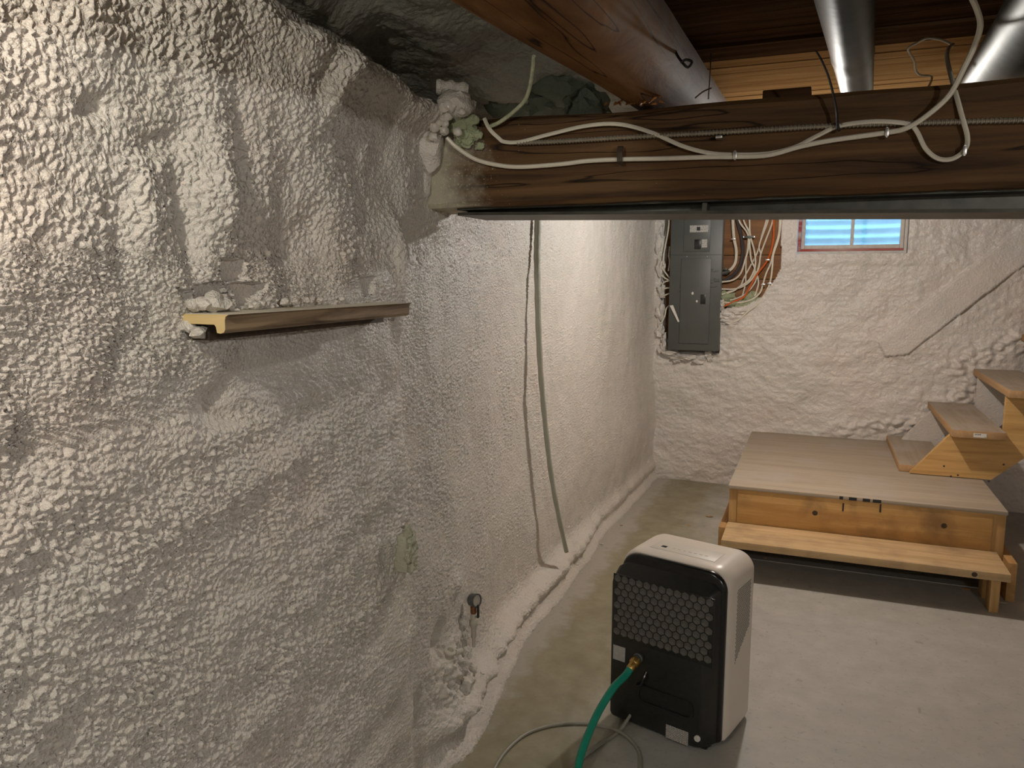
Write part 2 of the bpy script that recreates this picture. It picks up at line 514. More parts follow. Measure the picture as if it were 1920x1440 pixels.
def vnoise(x, y, seed=0):
    """2-D gradient noise, about -1..1"""
    xi = np.floor(x).astype(np.int64); yi = np.floor(y).astype(np.int64)
    xf = x - xi; yf = y - yi

    def g(ix, iy):
        h = (ix * 374761393 + iy * 668265263 + seed * 1442695041) & 0x7fffffff
        h = ((h ^ (h >> 13)) * 1274126177) & 0x7fffffff
        a = ((h ^ (h >> 16)) & 1023) * (2 * np.pi / 1024)
        return a
    u = xf * xf * xf * (xf * (xf * 6 - 15) + 10); v = yf * yf * yf * (yf * (yf * 6 - 15) + 10)
    def dt(dx, dy):
        a = g(xi + dx, yi + dy)
        return np.cos(a) * (xf - dx) + np.sin(a) * (yf - dy)
    return 1.5 * ((dt(0, 0) * (1 - u) + dt(1, 0) * u) * (1 - v) + (dt(0, 1) * (1 - u) + dt(1, 1) * u) * v)


def sst(a, b, x):
    t = np.clip((x - a) / (b - a), 0, 1)
    return t * t * (3 - 2 * t)


def gau(Y, Z, y0, z0, sy, sz, ang=0.0):
    c, s = math.cos(ang), math.sin(ang)
    dy, dz = Y - y0, Z - z0
    a = dy * c + dz * s; b = -dy * s + dz * c
    return np.exp(-(a / sy) ** 2 - (b / sz) ** 2)


def inpoly(x, y, poly):
    r = np.zeros(x.shape, bool)
    n = len(poly)
    for i in range(n):
        x0, y0 = poly[i]; x1, y1 = poly[(i + 1) % n]
        if y0 == y1: continue
        c = ((y0 > y) != (y1 > y)) & (x < (x1 - x0) * (y - y0) / (y1 - y0) + x0)
        r ^= c
    return r


def grid_mesh(name, co, mat, mask=None, parent=None):
    """co: (rows, cols, 3)"""
    nr, nc = co.shape[:2]
    idx = np.arange(nr * nc).reshape(nr, nc)
    q = np.stack([idx[:-1, :-1], idx[:-1, 1:], idx[1:, 1:], idx[1:, :-1]], -1).reshape(-1, 4)
    if mask is not None: q = q[mask[:-1, :-1].reshape(-1)]
    me = bpy.data.meshes.new(name)
    me.vertices.add(nr * nc); me.vertices.foreach_set('co', co.astype(np.float32).reshape(-1))
    me.loops.add(q.size); me.loops.foreach_set('vertex_index', q.astype(np.int32).reshape(-1))
    me.polygons.add(len(q)); me.polygons.foreach_set('loop_start', np.arange(0, q.size, 4, dtype=np.int32))
    me.update(calc_edges=True)
    me.polygons.foreach_set('use_smooth', np.ones(len(q), bool))
    me.materials.append(mat)
    o = bpy.data.objects.new(name, me)
    COL.objects.link(o)
    if parent: o.parent = parent
    return o


def popcorn(a, b, wl, seed):
    """rounded bumps with creases between"""
    return np.abs(vnoise(a / wl, b / wl, seed))


# ------------------------------------------------------------------ wall_left
CEIL = 2.17


def left_wall_x(Y, Z):
    BE = sst(1.58, 1.68, Z) * sst(2.35, 2.12, Y)
    X = -1.0 - 0.075 * sst(0, .07, Y - 1.76 - .022 * vnoise(Z / .23, Z * 0 + .3, 53)) * (.45 + .55 * sst(.3, .9, Z)) * (1 - BE)
    X = X - .045 * np.clip((Y - 1.55) / .43, 0, 1) * BE
    X = X - 0.11 * sst(1.9, 3.0, Y) + .03 * sst(4.0, 5.2, Y)
    X = X - 0.035 * sst(0.9, 0.1, Z) * sst(1.9, 1.2, Y)
    # macro undulation
    up = sst(1.25, 1.55, Z)
    nearm = sst(2.0, 1.7, Y)
    wob = vnoise(Y / .3 + 3, Z / .3, 1)
    X = X + nearm * (0.012 * vnoise(Y / .34, Z / .38, 2)
                     + up * 0.016 * vnoise((Y + 0.03 * wob) / .125, Z / .42, 3)
                     + (1 - up) * 0.010 * vnoise((Y * .97 + Z * .22) / .50, (Z * .97 - Y * .22) / .085, 4)
                     + 0.008 * vnoise(Y / .075, Z / .09, 5))
    X = X + (1 - nearm) * (0.014 * vnoise(Y / .5, Z / .5, 6) + 0.007 * vnoise(Y / .16, Z / .28, 7) + .003 * vnoise(Y / .06, Z / .08, 25))
    # corner into the back wall, collar round the beam end
    X = X + 0.06 * np.exp(-(5.68 - Y) / .07)
    X = X + 0.004 * gau(Y, Z, 1.92, 1.82, .09, .20) - .015 * gau(Y, Z, 1.70, 1.78, .10, .14) + .035 * gau(Y, Z, 1.73, 1.55, .035, .14)
    X = X + 0.04 * gau(Y, Z, 1.96, 1.95, .10, .06)
    # stud-like ridge low beside the step, and the groove in the corner above it
    X = X + 0.022 * gau(Y, Z, 1.69, .45, .05, .15) - 0.02 * gau(Y, Z, 1.765, 1.15, .02, .22)
    # hollows and lumps seen on the near wall
    for (py, pz, s1, s2, a, g) in ((1.08, 1.275, .045, .035, -.034, .4), (1.12, 1.24, .05, .02, -.02, 0),
                                   (.86, 1.745, .03, .018, -.024, .3), (.98, 1.715, .05, .02, -.022, .3), (1.16, 1.72, .03, .05, -.018, 0),
                                   (1.02, 1.60, .022, .10, -.022, .1), (.93, 1.58, .03, .10, .020, 0), (1.10, 1.65, .045, .09, .026, 0),
                                   (1.28, 1.86, .09, .09, .035, 0), (1.44, 1.90, .03, .12, .035, -.6), (1.50, 1.79, .06, .04, -.020, 0),
                                   (1.33, 1.60, .10, .05, -.015, 0), (1.30, 1.55, .10, .05, -.024, 0), (.80, 1.50, .05, .22, .016, 0), (.70, 1.30, .06, .05, .008, 0),
                                   (1.22, 1.13, .15, .05, .014, .2), (1.2, .62, .3, .03, .008, .25)):
        X = X + a * gau(Y, Z, py, pz, s1, s2, g)
    # ridge of a foam-covered pipe along the floor
    r = sst(1.85, 2.05, Y) * (1 - .6 * sst(3.6, 4.4, Y))
    rz = .115 - .02 * sst(2.2, 3.2, Y)
    X = X + r * (0.075 * np.exp(-((Z - rz) / .045) ** 2) * (1 + .3 * vnoise(Y / .1, Z / .1, 51)) + 0.055 * sst(.10, .0, Z))
    X = X + .03 * sst(.06, 0, Z)
    # broken, lumpy foam below the gauge
    br = gau(Y, Z, 2.08, .24, .13, .11)
    X = X + br * (.022 * vnoise(Y / .055, Z / .05, 8) + .016 * vnoise(Y / .02, Z / .02, 9) + .02)
    X = X - .075 * gau(Y, Z, 2.015, .375, .038, .042)
    X = X - .05 * gau(Y, Z, 1.775, .765, .022, .055) - .02 * gau(Y, Z, 1.765, .86, .012, .05)
    X = X + .02 * gau(Y, Z, 2.17, .50, .06, .035)
    # the lip at the top of the wall, then back to the rim
    lip = 2.00 + .022 * vnoise(Y / .17, Y * 0 + .5, 11) - .03 * sst(1.5, 1.9, Y)
    X = X + .035 * np.exp(-((Z - lip + .035) / .04) ** 2) * sst(1.0, 1.35, Y)
    X = X - .24 * sst(lip - .005, lip + .05, Z)
    # amplitude of the sprayed popcorn texture
    amp = .0125 - .0055 * sst(1.2, 1.9, Y) + .0015 * sst(.9, .6, Y)
    amp = amp * (1 + .45 * vnoise(Y / .2, Z / .2, 12)) * (1 - .45 * sst(.7, .2, Z))
    amp = amp * (1 - .30 * sst(2.4, 3.6, Y)) * (1 + 1.1 * r * sst(.26, .16, Z))
    # foam trimmed flat: facets above the sill and patch under it
    flat = np.zeros_like(Y)
    for poly, dep in FACETS:
        k = inpoly(Y, Z, poly)
        flat = np.where(k, 1, flat); X = np.where(k, -1.0 + .25 * (X + 1.0) - dep, X)
    amp = amp * (1 - .85 * flat)
    amp = amp * (1 - .75 * gau(Y, Z, 1.30, 1.33, .30, .07)) * (1 - .6 * gau(Y, Z, 1.09, 1.26, .07, .05))
    ang = .2 + 1.1 * up
    ca, sa = np.cos(ang), np.sin(ang)
    jy = (Y * ca + Z * sa) * .62 + .004 * vnoise(Y / .02, Z / .02, 13); jz = Z * ca - Y * sa + .004 * vnoise(Y / .02, Z / .02, 14)
    t = (.45 + .35 * vnoise(Y / .12, Z / .12, 52)) * popcorn(jy, jz, .0165, 15) + .9 * popcorn(jy + .3, jz, .0094, 16) + .40 * popcorn(jy * 1.3, jz, .006, 17)
    return X + amp * t


def WP(*pts):
    return [(p[1], p[2]) for p in (on(x, y, 0, -1.0) for x, y in pts)]


FACETS = [(WP((402, 484), (452, 486), (458, 524), (430, 528), (400, 526)), .018),
          (WP((356, 534), (398, 526), (420, 560), (385, 578), (360, 560)), .012),
          (WP((428, 530), (492, 530), (488, 552), (470, 574), (436, 576)), .022),
          (WP((318, 540), (352, 548), (358, 572), (330, 556)), .008),
          (WP((668, 520), (700, 518), (694, 552), (672, 556)), .018)]

ys = np.concatenate([np.arange(.12, .55, .006), np.arange(.55, 1.6, .0022), np.arange(1.6, 2.2, .0031), np.arange(2.2, 3.2, .0048), np.arange(3.2, 5.80, .0066)])
zs = np.concatenate([np.arange(-.01, 2.04, .0026), np.arange(2.04, 2.21, .006)])
ZZ, YY = np.meshgrid(zs, ys, indexing='ij')
XX = left_wall_x(YY, ZZ)
wall_left = tag(grid_mesh('wall_left', np.stack([XX, YY, ZZ], -1), M['foam']), 'left wall under thick sprayed beige insulation foam', kind='structure')


def wx(y, z):
    return float(left_wall_x(np.array([[float(y)]]), np.array([[float(z)]]))[0, 0])


# the part of the same wall behind the camera, coarse
yb = np.arange(-1.6, .14, .03); zb = np.arange(-.01, 2.21, .03)
zz, yy = np.meshgrid(zb, yb, indexing='ij')
grid_mesh('foam_skin', np.stack([left_wall_x(yy, zz), yy, zz], -1), M['foam'], parent=wall_left)

# ------------------------------------------------------------------ wall_back
WIN = (-0.152, 0.528, 1.640, 2.02)     # x0, x1, z0, z1 of the opening
BY = 5.69


def BP(*pts):
    return [(p[0], p[2]) for p in (on(x, y, 1, 5.66) for x, y in pts)]


CUT = [BP((1240, 380), (1466, 380), (1463, 502), (1452, 524), (1428, 556), (1398, 572), (1350, 580), (1347, 664), (1246, 660), (1238, 600), (1240, 520), (1244, 450))]
BAND = BP((1645, 640), (1660, 668), (1700, 664), (1940, 480), (1940, 400), (1906, 432))


def back_wall_y(X, Z):
    Y = BY - .035 - .016 * vnoise(X / .5, Z / .4, 31) - .010 * vnoise(X / .17, Z / .14, 32) - .005 * vnoise(X / .07, Z / .05, 33)
    Y = Y - .03 * sst(.45, .0, Z)
    band = inpoly(X, Z, BAND)
    Y = np.where(band, .35 * Y + .65 * (BY - .045) - .016, Y)
    lump = gau(X, Z, 1.02, 1.02, .30, .08, .5) + gau(X, Z, .62, .52, .5, .05, .15) + gau(X, Z, .9, .72, .15, .10, .8) + .7 * gau(X, Z, -.6, .93, .10, .08) + .8 * gau(X, Z, -.55, 1.23, .07, .12)
    Y = Y - np.clip(lump, 0, 1) * (.03 * np.abs(vnoise(X / .075, Z / .05, 34)) + .025 * vnoise(X / .05, Z / .04, 35) + .012)
    for poly in CUT:
        Y = np.where(inpoly(X, Z, poly), BY + .10, Y)
    # swollen foam round the window and the panel
    Y = Y - .012 * gau(X, Z, .19, 1.60, .42, .03)
    amp = .0075 * (1 - .75 * band)
    jx = X + .01 * vnoise(X / .05, Z / .05, 36)
    t = popcorn(jx * .7, Z, .034, 37) + .8 * popcorn(jx + 4, Z, .019, 38)
    return Y - amp * t


xs = np.arange(-1.35, 1.75, .0075); zs2 = np.arange(-.01, 2.21, .0075)
ZB, XB = np.meshgrid(zs2, xs, indexing='ij')
YB = back_wall_y(XB, ZB)
hole = (XB > WIN[0]) & (XB < WIN[1] - .0075) & (ZB > WIN[2]) & (ZB < WIN[3])
wall_back = tag(grid_mesh('wall_back', np.stack([XB, YB, ZB], -1), M['foam_back'], ~hole), 'far end wall under sprayed beige foam', kind='structure')
MB().box((1.74, BY - .04, 0), (3.2, BY, 2.2)).build('foam_skin', M['foam_back'], wall_back)
# reveal of the window opening
rv = MB()
x0, x1, z0, z1 = WIN
rv.box((x0 - .05, BY - .028, z0 - .03), (x1 + .05, BY + .16, z0)); rv.box((x0 - .05, BY - .028, z1), (x1 + .05, BY + .16, z1 + .03))
rv.box((x0 - .05, BY - .028, z0), (x0, BY + .16, z1)); rv.box((x1, BY - .028, z0), (x1 + .05, BY + .16, z1))
rv.build('window_reveal', M['foam_back'], wall_back)

# the two walls and the floor the photograph does not reach, to close the room
MB().box((3.05, -1.7, 0), (3.2, 5.75, 2.2)).build('wall_right', M['foam_back'], kind='structure')['label'] = 'right side wall out of view, foam covered'
MB().box((-1.4, -1.75, 0), (3.2, -1.6, 2.2)).build('wall_front', M['foam_back'], kind='structure')['label'] = 'wall behind the camera, foam covered'
MB().box((-1.4, -1.75, -.08), (3.2, 5.85, 0)).build('floor', M['floor'], smooth=False, kind='structure')['label'] = 'grey painted concrete floor worn to olive bare patches along the wall'

# ------------------------------------------------------------------ ceiling
ceiling = MB().box((-1.5, -1.75, CEIL + .03), (3.2, 5.9, CEIL + .08)).build('ceiling', M['plank_dark'], smooth=False, kind='structure')
ceiling['label'] = 'plank ceiling of old boards over log joists'
y = -1.6
k = 0
rnd = random.Random(9)
while y < 5.6:
    dark = y < 2.42  # rough-sawn boards nearer the camera, with the shade there put into their dark colour
    w = rnd.choice((.13, .15, .10)) if dark else rnd.choice((.068, .06, .075))
    dz = rnd.uniform(0, .012) if dark else rnd.uniform(0, .003)
    gap = .012 if (dark and k % 3 == 1) else .003
    off = rnd.uniform(-.05, .05)
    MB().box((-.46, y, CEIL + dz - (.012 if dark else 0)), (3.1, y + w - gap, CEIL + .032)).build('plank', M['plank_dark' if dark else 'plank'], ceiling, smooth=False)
    y += w; k += 1
# sprayed ceiling bay between wall and log
xc = np.arange(-1.34, -.38, .006); yc = np.arange(.55, 2.9, .006)
YC, XC = np.meshgrid(yc, xc, indexing='ij')
ZC = CEIL - .02 + .03 * vnoise(XC / .3, YC / .3, 41) + .014 * vnoise(XC / .09, YC / .11, 42) - .008 * popcorn(XC, YC, .024, 43) - .004 * popcorn(XC, YC, .012, 44)
ZC = ZC - .05 * sst(2.05, 2.5, YC)
ZC = ZC - .05 * gau(XC, YC, -1.10, 1.55, .035, .35, .25) + .03 * gau(XC, YC, -.98, 1.55, .05, .35, .25)
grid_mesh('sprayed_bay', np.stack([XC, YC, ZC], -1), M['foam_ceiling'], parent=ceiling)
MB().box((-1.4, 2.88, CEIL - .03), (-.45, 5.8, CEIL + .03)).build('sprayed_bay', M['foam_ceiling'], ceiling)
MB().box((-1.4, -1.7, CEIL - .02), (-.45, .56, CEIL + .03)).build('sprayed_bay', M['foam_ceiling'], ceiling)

# ------------------------------------------------------------------ window, well outside
win = MB().build('window_1', M['cream'], kind='structure')
win['label'] = 'small two-pane basement window with flaking red and cream frame, blue daylight'
WY = BY + .02
fx0, fx1, fz0, fz1 = x0 + .004, x1 - .004, z0 + .004, z1 - .004
MB().rbox((fx0, WY - .03, fz0), (fx0 + .022, WY + .06, fz1), .003).build('outer_stile', M['red'], win)
MB().rbox((fx1 - .018, WY - .03, fz0), (fx1, WY + .06, fz1), .003).build('outer_stile', M['cream'], win)
MB().rbox((fx0, WY - .034, fz0), (fx1, WY + .06, fz0 + .022), .003).build('outer_sill', M['cream'], win)
MB().rbox((fx0 + .022, WY - .022, fz0 + .022), (fx1 - .018, WY + .05, fz0 + .038), .003).build('red_sill_strip', M['red'], win)
sx0, sx1, sz0, sz1 = fx0 + .024, fx1 - .02, fz0 + .038, fz1
MB().rbox((sx0, WY - .008, sz0), (sx0 + .022, WY + .03, sz1), .002).build('sash_stile', M['cream'], win)
MB().rbox((sx1 - .022, WY - .008, sz0), (sx1, WY + .03, sz1), .002).build('sash_stile', M['cream'], win)
MB().rbox((sx0 + .0225, WY - .007, sz0), (sx1 - .0225, WY + .03, sz0 + .026), .002).build('sash_rail', M['cream'], win)
MB().rbox((sx0 + .0225, WY - .007, sz1 - .026), (sx1 - .0225, WY + .03, sz1), .002).build('sash_rail', M['cream'], win)
mx = on(1598, 440, 1, WY)[0]
MB().rbox((mx - .010, WY - .006, sz0 + .02), (mx + .010, WY + .028, sz1 - .02), .002).build('mullion', M['cream'], win)
MB().box((sx0 + .018, WY + .008, sz0 + .02), (mx, WY + .012, sz1 - .02)).build('pane', M['glass'], win, smooth=False)
MB().box((mx, WY + .008, sz0 + .02), (sx1 - .018, WY + .012, sz1 - .02)).build('pane', M['glass'], win, smooth=False)
# corrugated well: half round, open to the sky
rings = []
for i in range(120):
    z = 1.40 + i * .0075
    rr = .54 + .012 * math.sin(2 * math.pi * (z - 1.40) / .066)
    rings.append([Vector((.19 + rr * math.cos(math.pi * k / 40), BY + .17 + rr * math.sin(math.pi * k / 40) * .85, z)) for k in range(41)])
ww = grid_mesh('window_well', np.array([[tuple(q) for q in rg] for rg in rings]), M['well'])
tag(ww, 'corrugated steel window well outside the basement window', 'window well')
MB().box((-.6, BY + .17, 1.34), (1.0, BY + .9, 1.40)).build('well_gravel', M['floor'], ww)

# ------------------------------------------------------------------ main timber beam
BYF = 2.0
BZ0, BZ1, BXL = 1.692, 1.922, -1.16
bm_ = MB()
rings = []
nseg = 170
for i in range(nseg + 1):
    x = BXL + (3.05 - BXL) * i / nseg
    w1 = .006 * mnoise.noise(Vector((x * 2.3, 0, 1))); w2 = .008 * mnoise.noise(Vector((x * 3.1, 5, 2))); w3 = .007 * mnoise.noise(Vector((x * 6.0, 3, 7))) + .004 * mnoise.noise(Vector((x * 21.0, 3, 7)))
    c = .012 + .006 * mnoise.noise(Vector((x * 5, 9, 3)))
    yf, yk, zb_, zt = BYF + w1 * .5, BYF + .24 + w2, BZ0 + w3 * .6, BZ1 + w2
    ring = [(x, yf + c, zb_), (x, yf, zb_ + c)]
    for q in range(1, 10):
        zq = zb_ + c + (zt - zb_ - 2 * c) * q / 10
        g = .004 * mnoise.noise(Vector((x * 1.2, zq * 22, 4)))
        if abs(q - 6) < 1 and x > -.95: g += .006 * max(0, mnoise.noise(Vector((x * 1.7, 8, 8))) + .25)
        ring.append((x, yf + g, zq))
    ring += [(x, yf, zt - c), (x, yf + c, zt), (x, yk - c, zt), (x, yk, zt - c), (x, yk, zb_ + c), (x, yk - c, zb_)]
    rings.append([Vector(p) for p in ring])
beam = bm_.loft(rings).build('timber_beam', M['beam'])
tag(beam, 'dark brown hewn timber beam spanning the room, left end dusted with foam', 'beam')

# ------------------------------------------------------------------ steel under the beam
st = thing('steel_channel', 'dull grey steel channel bolted under the dark timber beam', 'steel beam', (-.90, 2.12, 1.68))
tilt = Matrix.Translation((-.90, 0, 1.70)) @ Matrix.Rotation(math.radians(1.35), 4, 'Y') @ Matrix.Translation((.90, 0, -1.70))
MB().prism([(-.985, 2.06), (-.96, 2.045), (3.0, 2.045), (3.0, 2.27), (-.985, 2.27)], 2, 1.672, 1.680).build('bottom_flange', M['steel'], st).data.transform(world_of(st).inverted() @ tilt @ world_of(st))
MB().box((-.98, 2.115, 1.680), (3.0, 2.127, 1.73), tilt).build('web', M['steel'], st, smooth=False)
MB().box((-.98, 2.045, 1.688), (3.0, 2.25, 1.696)).build('top_plate', M['steel'], st, smooth=False)
for px in (1322,):
    p = on(px, 395, 1, 2.06)
    MB().box((p.x - .006, 2.05, 1.675), (p.x + .006, 2.115, 1.70), tilt).build('stiffener', M['steel'], st, smooth=False)
# ------------------------------------------------------------------ log joist
rings = []
nn = 44
for i in range(150):
    y = -1.55 + i * (7.1 / 149)
    t = y - 2.0
    r = max(.075, .109 - .019 * t) if t < 0 else max(.085, .109 - .015 * t)
    cx = -.436 + .018 * t; cz = 2.038 + .036 * t
    cz = min(cz, CEIL - r + .03)
    ring = []
    for k in range(nn):
        a = 2 * math.pi * k / nn
        d = 1 + .06 * mnoise.noise(Vector((math.cos(a) * 1.1, math.sin(a) * 1.1, y * .9))) + .02 * mnoise.noise(Vector((math.cos(a) * 4, math.sin(a) * 4, y * 3)))
        ring.append(Vector((cx + r * d * math.cos(a), y, cz + r * d * math.sin(a))))
    rings.append(ring)
LOG0 = (-.44, 2.0, 1.93)
log = thing('log_joist', 'round peeled log joist with dark cracks crossing over the timber beam', 'joist', LOG0)
MB().loft(rings).build('trunk', M['log'], log)
# splintered notch where the log bears on the beam
nm = MB()
for i in range(26):
    a = rnd.uniform(-.075, .07); b = Vector((-.455 + a, 1.99 + rnd.uniform(-.03, .02), 1.938 - rnd.uniform(.0, .008)))
    d = Vector((rnd.uniform(-.4, .4), -rnd.uniform(.4, 1), -rnd.uniform(.05, .5))).normalized() * rnd.uniform(.012, .03)
    nm.tube([b, b + d * .5, b + d], lambda f: .0035 * (1.05 - f), 5)
nm.build('splinters', wood_mat('fresh_split_wood', (0.55, 0.25, 0.07), (0.35, 0.14, 0.03), 1), log, kind='stuff')
# staple loop and bent nails in the log


def pt(x, y, Y): return on(x, y, 1, Y)


lp = [pt(1262, 78, 1.86), pt(1268, 100, 1.84), pt(1280, 118, 1.83), pt(1290, 126, 1.83), pt(1297, 116, 1.83), pt(1286, 112, 1.83), pt(1276, 118, 1.83)]
MB().tube(spline(lp, 6), .003, 6).build('wire_loop', M['zip'], log)
MB().tube(spline([pt(1333, 100, 1.93), pt(1331, 140, 1.92), pt(1328, 186, 1.94)], 5), .0016, 5).build('wire', M['strap'], log)
MB().tube(spline([pt(1303, 184, 1.92), pt(1318, 172, 1.92), pt(1334, 165, 1.93)], 5), .0018, 5).build('wire', M['strap'], log)
nl = MB().tube([pt(974, 46, 1.30), pt(978, 60, 1.30), pt(983, 76, 1.32)], .0022, 6)
nl.build('nail', M['galv_bright'], log)
MB().lathe([(0, 0), (.001, .009), (.004, .008), (.005, 0)], pt(1195, 171, 1.90), FW * -1, 12).build('nail_head', M['galv_bright'], log)

# dark end of the neighbouring block above the beam
bxa, bxb, bzt = on(1430, 172, 1, 2.14)[0], on(1521, 172, 1, 2.14)[0], on(1490, 164, 1, 2.14)[2]
b2 = MB().rbox((bxa, 2.14, BZ1 + .004), (bxb, 2.23, bzt), .003).build('wood_block', M['plank_dark'])
tag(b2, 'small dark wooden block lying on top of the timber beam', 'block')
# ------------------------------------------------------------------ ducts


def duct(name, label, x0_, dx, z0_, r0, dr, y0, y1, sy=1.0, mt='galv'):
    rings = []
    for i in range(60):
        y = y0 + (y1 - y0) * i / 59
        t = y - 2
        r = r0 + dr * t + (.002 if i % 20 == 0 else 0)
        rings.append([Vector((x0_ + dx * t + r * math.cos(2 * math.pi * k / 32), y, z0_ + r * sy * math.sin(2 * math.pi * k / 32))) for k in range(32)])
    d = thing(name, label, 'duct', (x0_, 2, z0_))
    MB().loft(rings).build('pipe', M[mt], d)
    for yy_ in (y0 + .7, y0 + 3.0):
        if yy_ < y1:
            t = yy_ - 2; r = r0 + dr * t
            MB().loft([[Vector((x0_ + dx * t + (r + e) * math.cos(2 * math.pi * k / 32), yy_ + f, z0_ + (r + e) * sy * math.sin(2 * math.pi * k / 32))) for k in range(32)] for f, e in ((-.012, -.002), (-.008, .003), (.008, .003), (.012, -.002))], False, False).build('joint_bead', M[mt], d)
    return d


duct('round_duct', 'narrow galvanised duct above the beam, between log joist and hanging cable', .031, .0676, 2.08, .0561, -.0125, .2, 3.3, 1.0, 'galv_dull')
duct('round_duct', 'bright galvanised duct at the top right corner of the picture', .40, .03, 2.035, .075, 0.0, .2, 5.4)

# ------------------------------------------------------------------ foam lumps on the wall near the beam end
def lumpobj(px, py, Y, sc, seed, mat='foam', amp=.35, sub=3, freq=1.6, name='foam_lump', par=wall_left):
    return MB().lump(pt(px, py, Y), sc, seed, amp, sub, freq).build(name, M[mat], par)


for i in range(30):
    px, py = 826 + rnd.gauss(0, 15), 222 + rnd.gauss(0, 17)
    q = rnd.uniform(.007, .014)
    lumpobj(px, py, 1.935 + rnd.uniform(-.01, .02), (q * 1.2, q, q * 1.1), i + 1, 'foam_blob', .35, 2, 1.2)
lumpobj(856, 198, 1.97, (.05, .05, .035), 21, 'foam', .3, 3, 2)
lumpobj(800, 270, 1.97, (.045, .04, .07), 22, 'foam', .3, 3, 2)
lumpobj(790, 330, 1.99, (.03, .03, .09), 23, 'foam', .3, 3, 2)
for i in range(26):
    px = 868 + rnd.gauss(0, 17); py = 246 + rnd.gauss(0, 15) + (px - 868) * .35
    q = rnd.uniform(.008, .020)
    lumpobj(px, py, 1.985 + rnd.uniform(-.012, .01), (q * 1.3, q * .8, q), 300 + i, 'foam_green', .55, 3, 2.0)
lumpobj(649, 364, 1.585, (.004, .005, .012), 27, 'foam', .3, 2, 1)
# sprayed pipe stub above the beam end
a, b = pt(818, 163, 1.98), pt(878, 170, 2.02)
MB().tube(spline([a, (a + b) / 2 + Vector((0, 0, .002)), b], 6), lambda f: .019 + .003 * math.sin(f * 17), 14).build('foam_covered_stub', M['foam'], wall_left)
# dark sprayed lumps in the joist bay behind the beam
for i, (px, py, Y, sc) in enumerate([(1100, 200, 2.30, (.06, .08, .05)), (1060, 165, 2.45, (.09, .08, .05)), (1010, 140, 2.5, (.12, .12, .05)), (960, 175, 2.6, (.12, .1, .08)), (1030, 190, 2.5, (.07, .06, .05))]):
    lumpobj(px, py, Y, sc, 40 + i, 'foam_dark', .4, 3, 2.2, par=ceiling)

# ------------------------------------------------------------------ cables along the beam
YB_ = 1.984


def cable(name, label, cat, pts, r, mat, n=8, flat=1.0, group=None, seg=8):
    p = spline(pts, seg)
    o = MB().tube(p, r, n, flat).build(name, M[mat])
    return tag(o, label, cat, group)


A = [(908, 222, 1.975), (918, 242, 1.975), (934, 258, 1.978), (946, 266, YB_), (975, 266), (1030, 252), (1100, 236), (1160, 233), (1220, 248), (1280, 274), (1330, 287), (1378, 290), (1440, 288), (1490, 276), (1530, 256), (1575, 236), (1640, 228, 1.976), (1700, 232, 1.978), (1718, 245, 1.98), (1735, 278), (1758, 297), (1785, 298), (1808, 282), (1814, 258), (1803, 215), (1788, 160, 2.02), (1776, 112, 2.18), (1778, 92, 2.28), (1786, 84, 2.36)]
cableA = cable('flat_cable', 'white flat cable bowing upward along the beam and looping at its right', 'cable', [pt(q[0], q[1], q[2] if len(q) > 2 else YB_) for q in A], .0058, 'cable', 8, .75)
B = [(838, 258, 1.965), (856, 276, 1.975), (890, 298, 1.982), (930, 309), (975, 313), (1050, 308), (1100, 302), (1160, 299), (1250, 297), (1330, 294.5), (1378, 294), (1440, 291), (1500, 275), (1560, 263), (1660, 249), (1700, 240, 1.972), (1740, 215, 1.965), (1780, 178, 1.95), (1806, 130, 1.92), (1826, 88, 1.89), (1838, 50, 1.86), (1832, 18, 1.82), (1815, -18, 1.78), (1800, -50, 1.76)]
cable('round_cable', 'white cable along the beam that rises past the ducts to the ceiling at right', 'cable', [pt(q[0], q[1], q[2] if len(q) > 2 else YB_ - .002) for q in B], .0058, 'cable')
Cc = [(1001, 105, 1.83), (999, 130, 1.86), (994, 160, 1.90), (984, 188, 1.93), (960, 212, 1.96), (935, 230, 1.97), (916, 238, 1.98)]
cable('drop_cable', 'short pale green overspray-dusted cable dropping from the log to the beam', 'cable', [pt(*q) for q in Cc], .0052, 'cable_green')
# green foam crust on the first stretch of the lower cable
D = [(1786, 84, 2.36), (1762, 74, 2.37), (1738, 72, 2.40), (1720, 80, 2.42), (1703, 90, 2.44), (1706, 100, 2.47), (1714, 114, 2.50), (1717, 132, 2.56), (1726, 141, 2.60), (1745, 143, 2.62), (1746, 152, 2.60), (1738, 168, 2.55)]
cable('bell_wire', 'thin white wire stapled in a loop on the ceiling planks', 'wire', [pt(*q) for q in D], .0032, 'cable')
# armoured conduit
cp = spline([pt(x_, y_, 1.986) for x_, y_ in ((972, 268), (1030, 266), (1100, 262), (1200, 256), (1350, 248), (1450, 242), (1560, 236), (1700, 231), (1920, 225), (2100, 220))], 40)
cm = MB()
L = len(cp)
cm.tube(cp, .0052, 8)
cond = cm.build('armoured_conduit', M['conduit'])
tag(cond, 'thin ribbed steel conduit running straight along the timber beam', 'conduit')
rib = MB()
step_ = .0085
dist = 0; last = cp[0]; acc = 0
for i in range(1, L):
    d = (cp[i] - cp[i - 1]); ln = d.length
    t = d.normalized()
    while acc < ln:
        c = cp[i - 1] + t * acc
        rib.lathe([(-.003, .0050), (-.0015, .0068), (.0015, .0068), (.003, .0050)], c, t, 8)
        acc += step_
    acc -= ln
rib.build('ribs', M['conduit'], cond, kind='stuff')

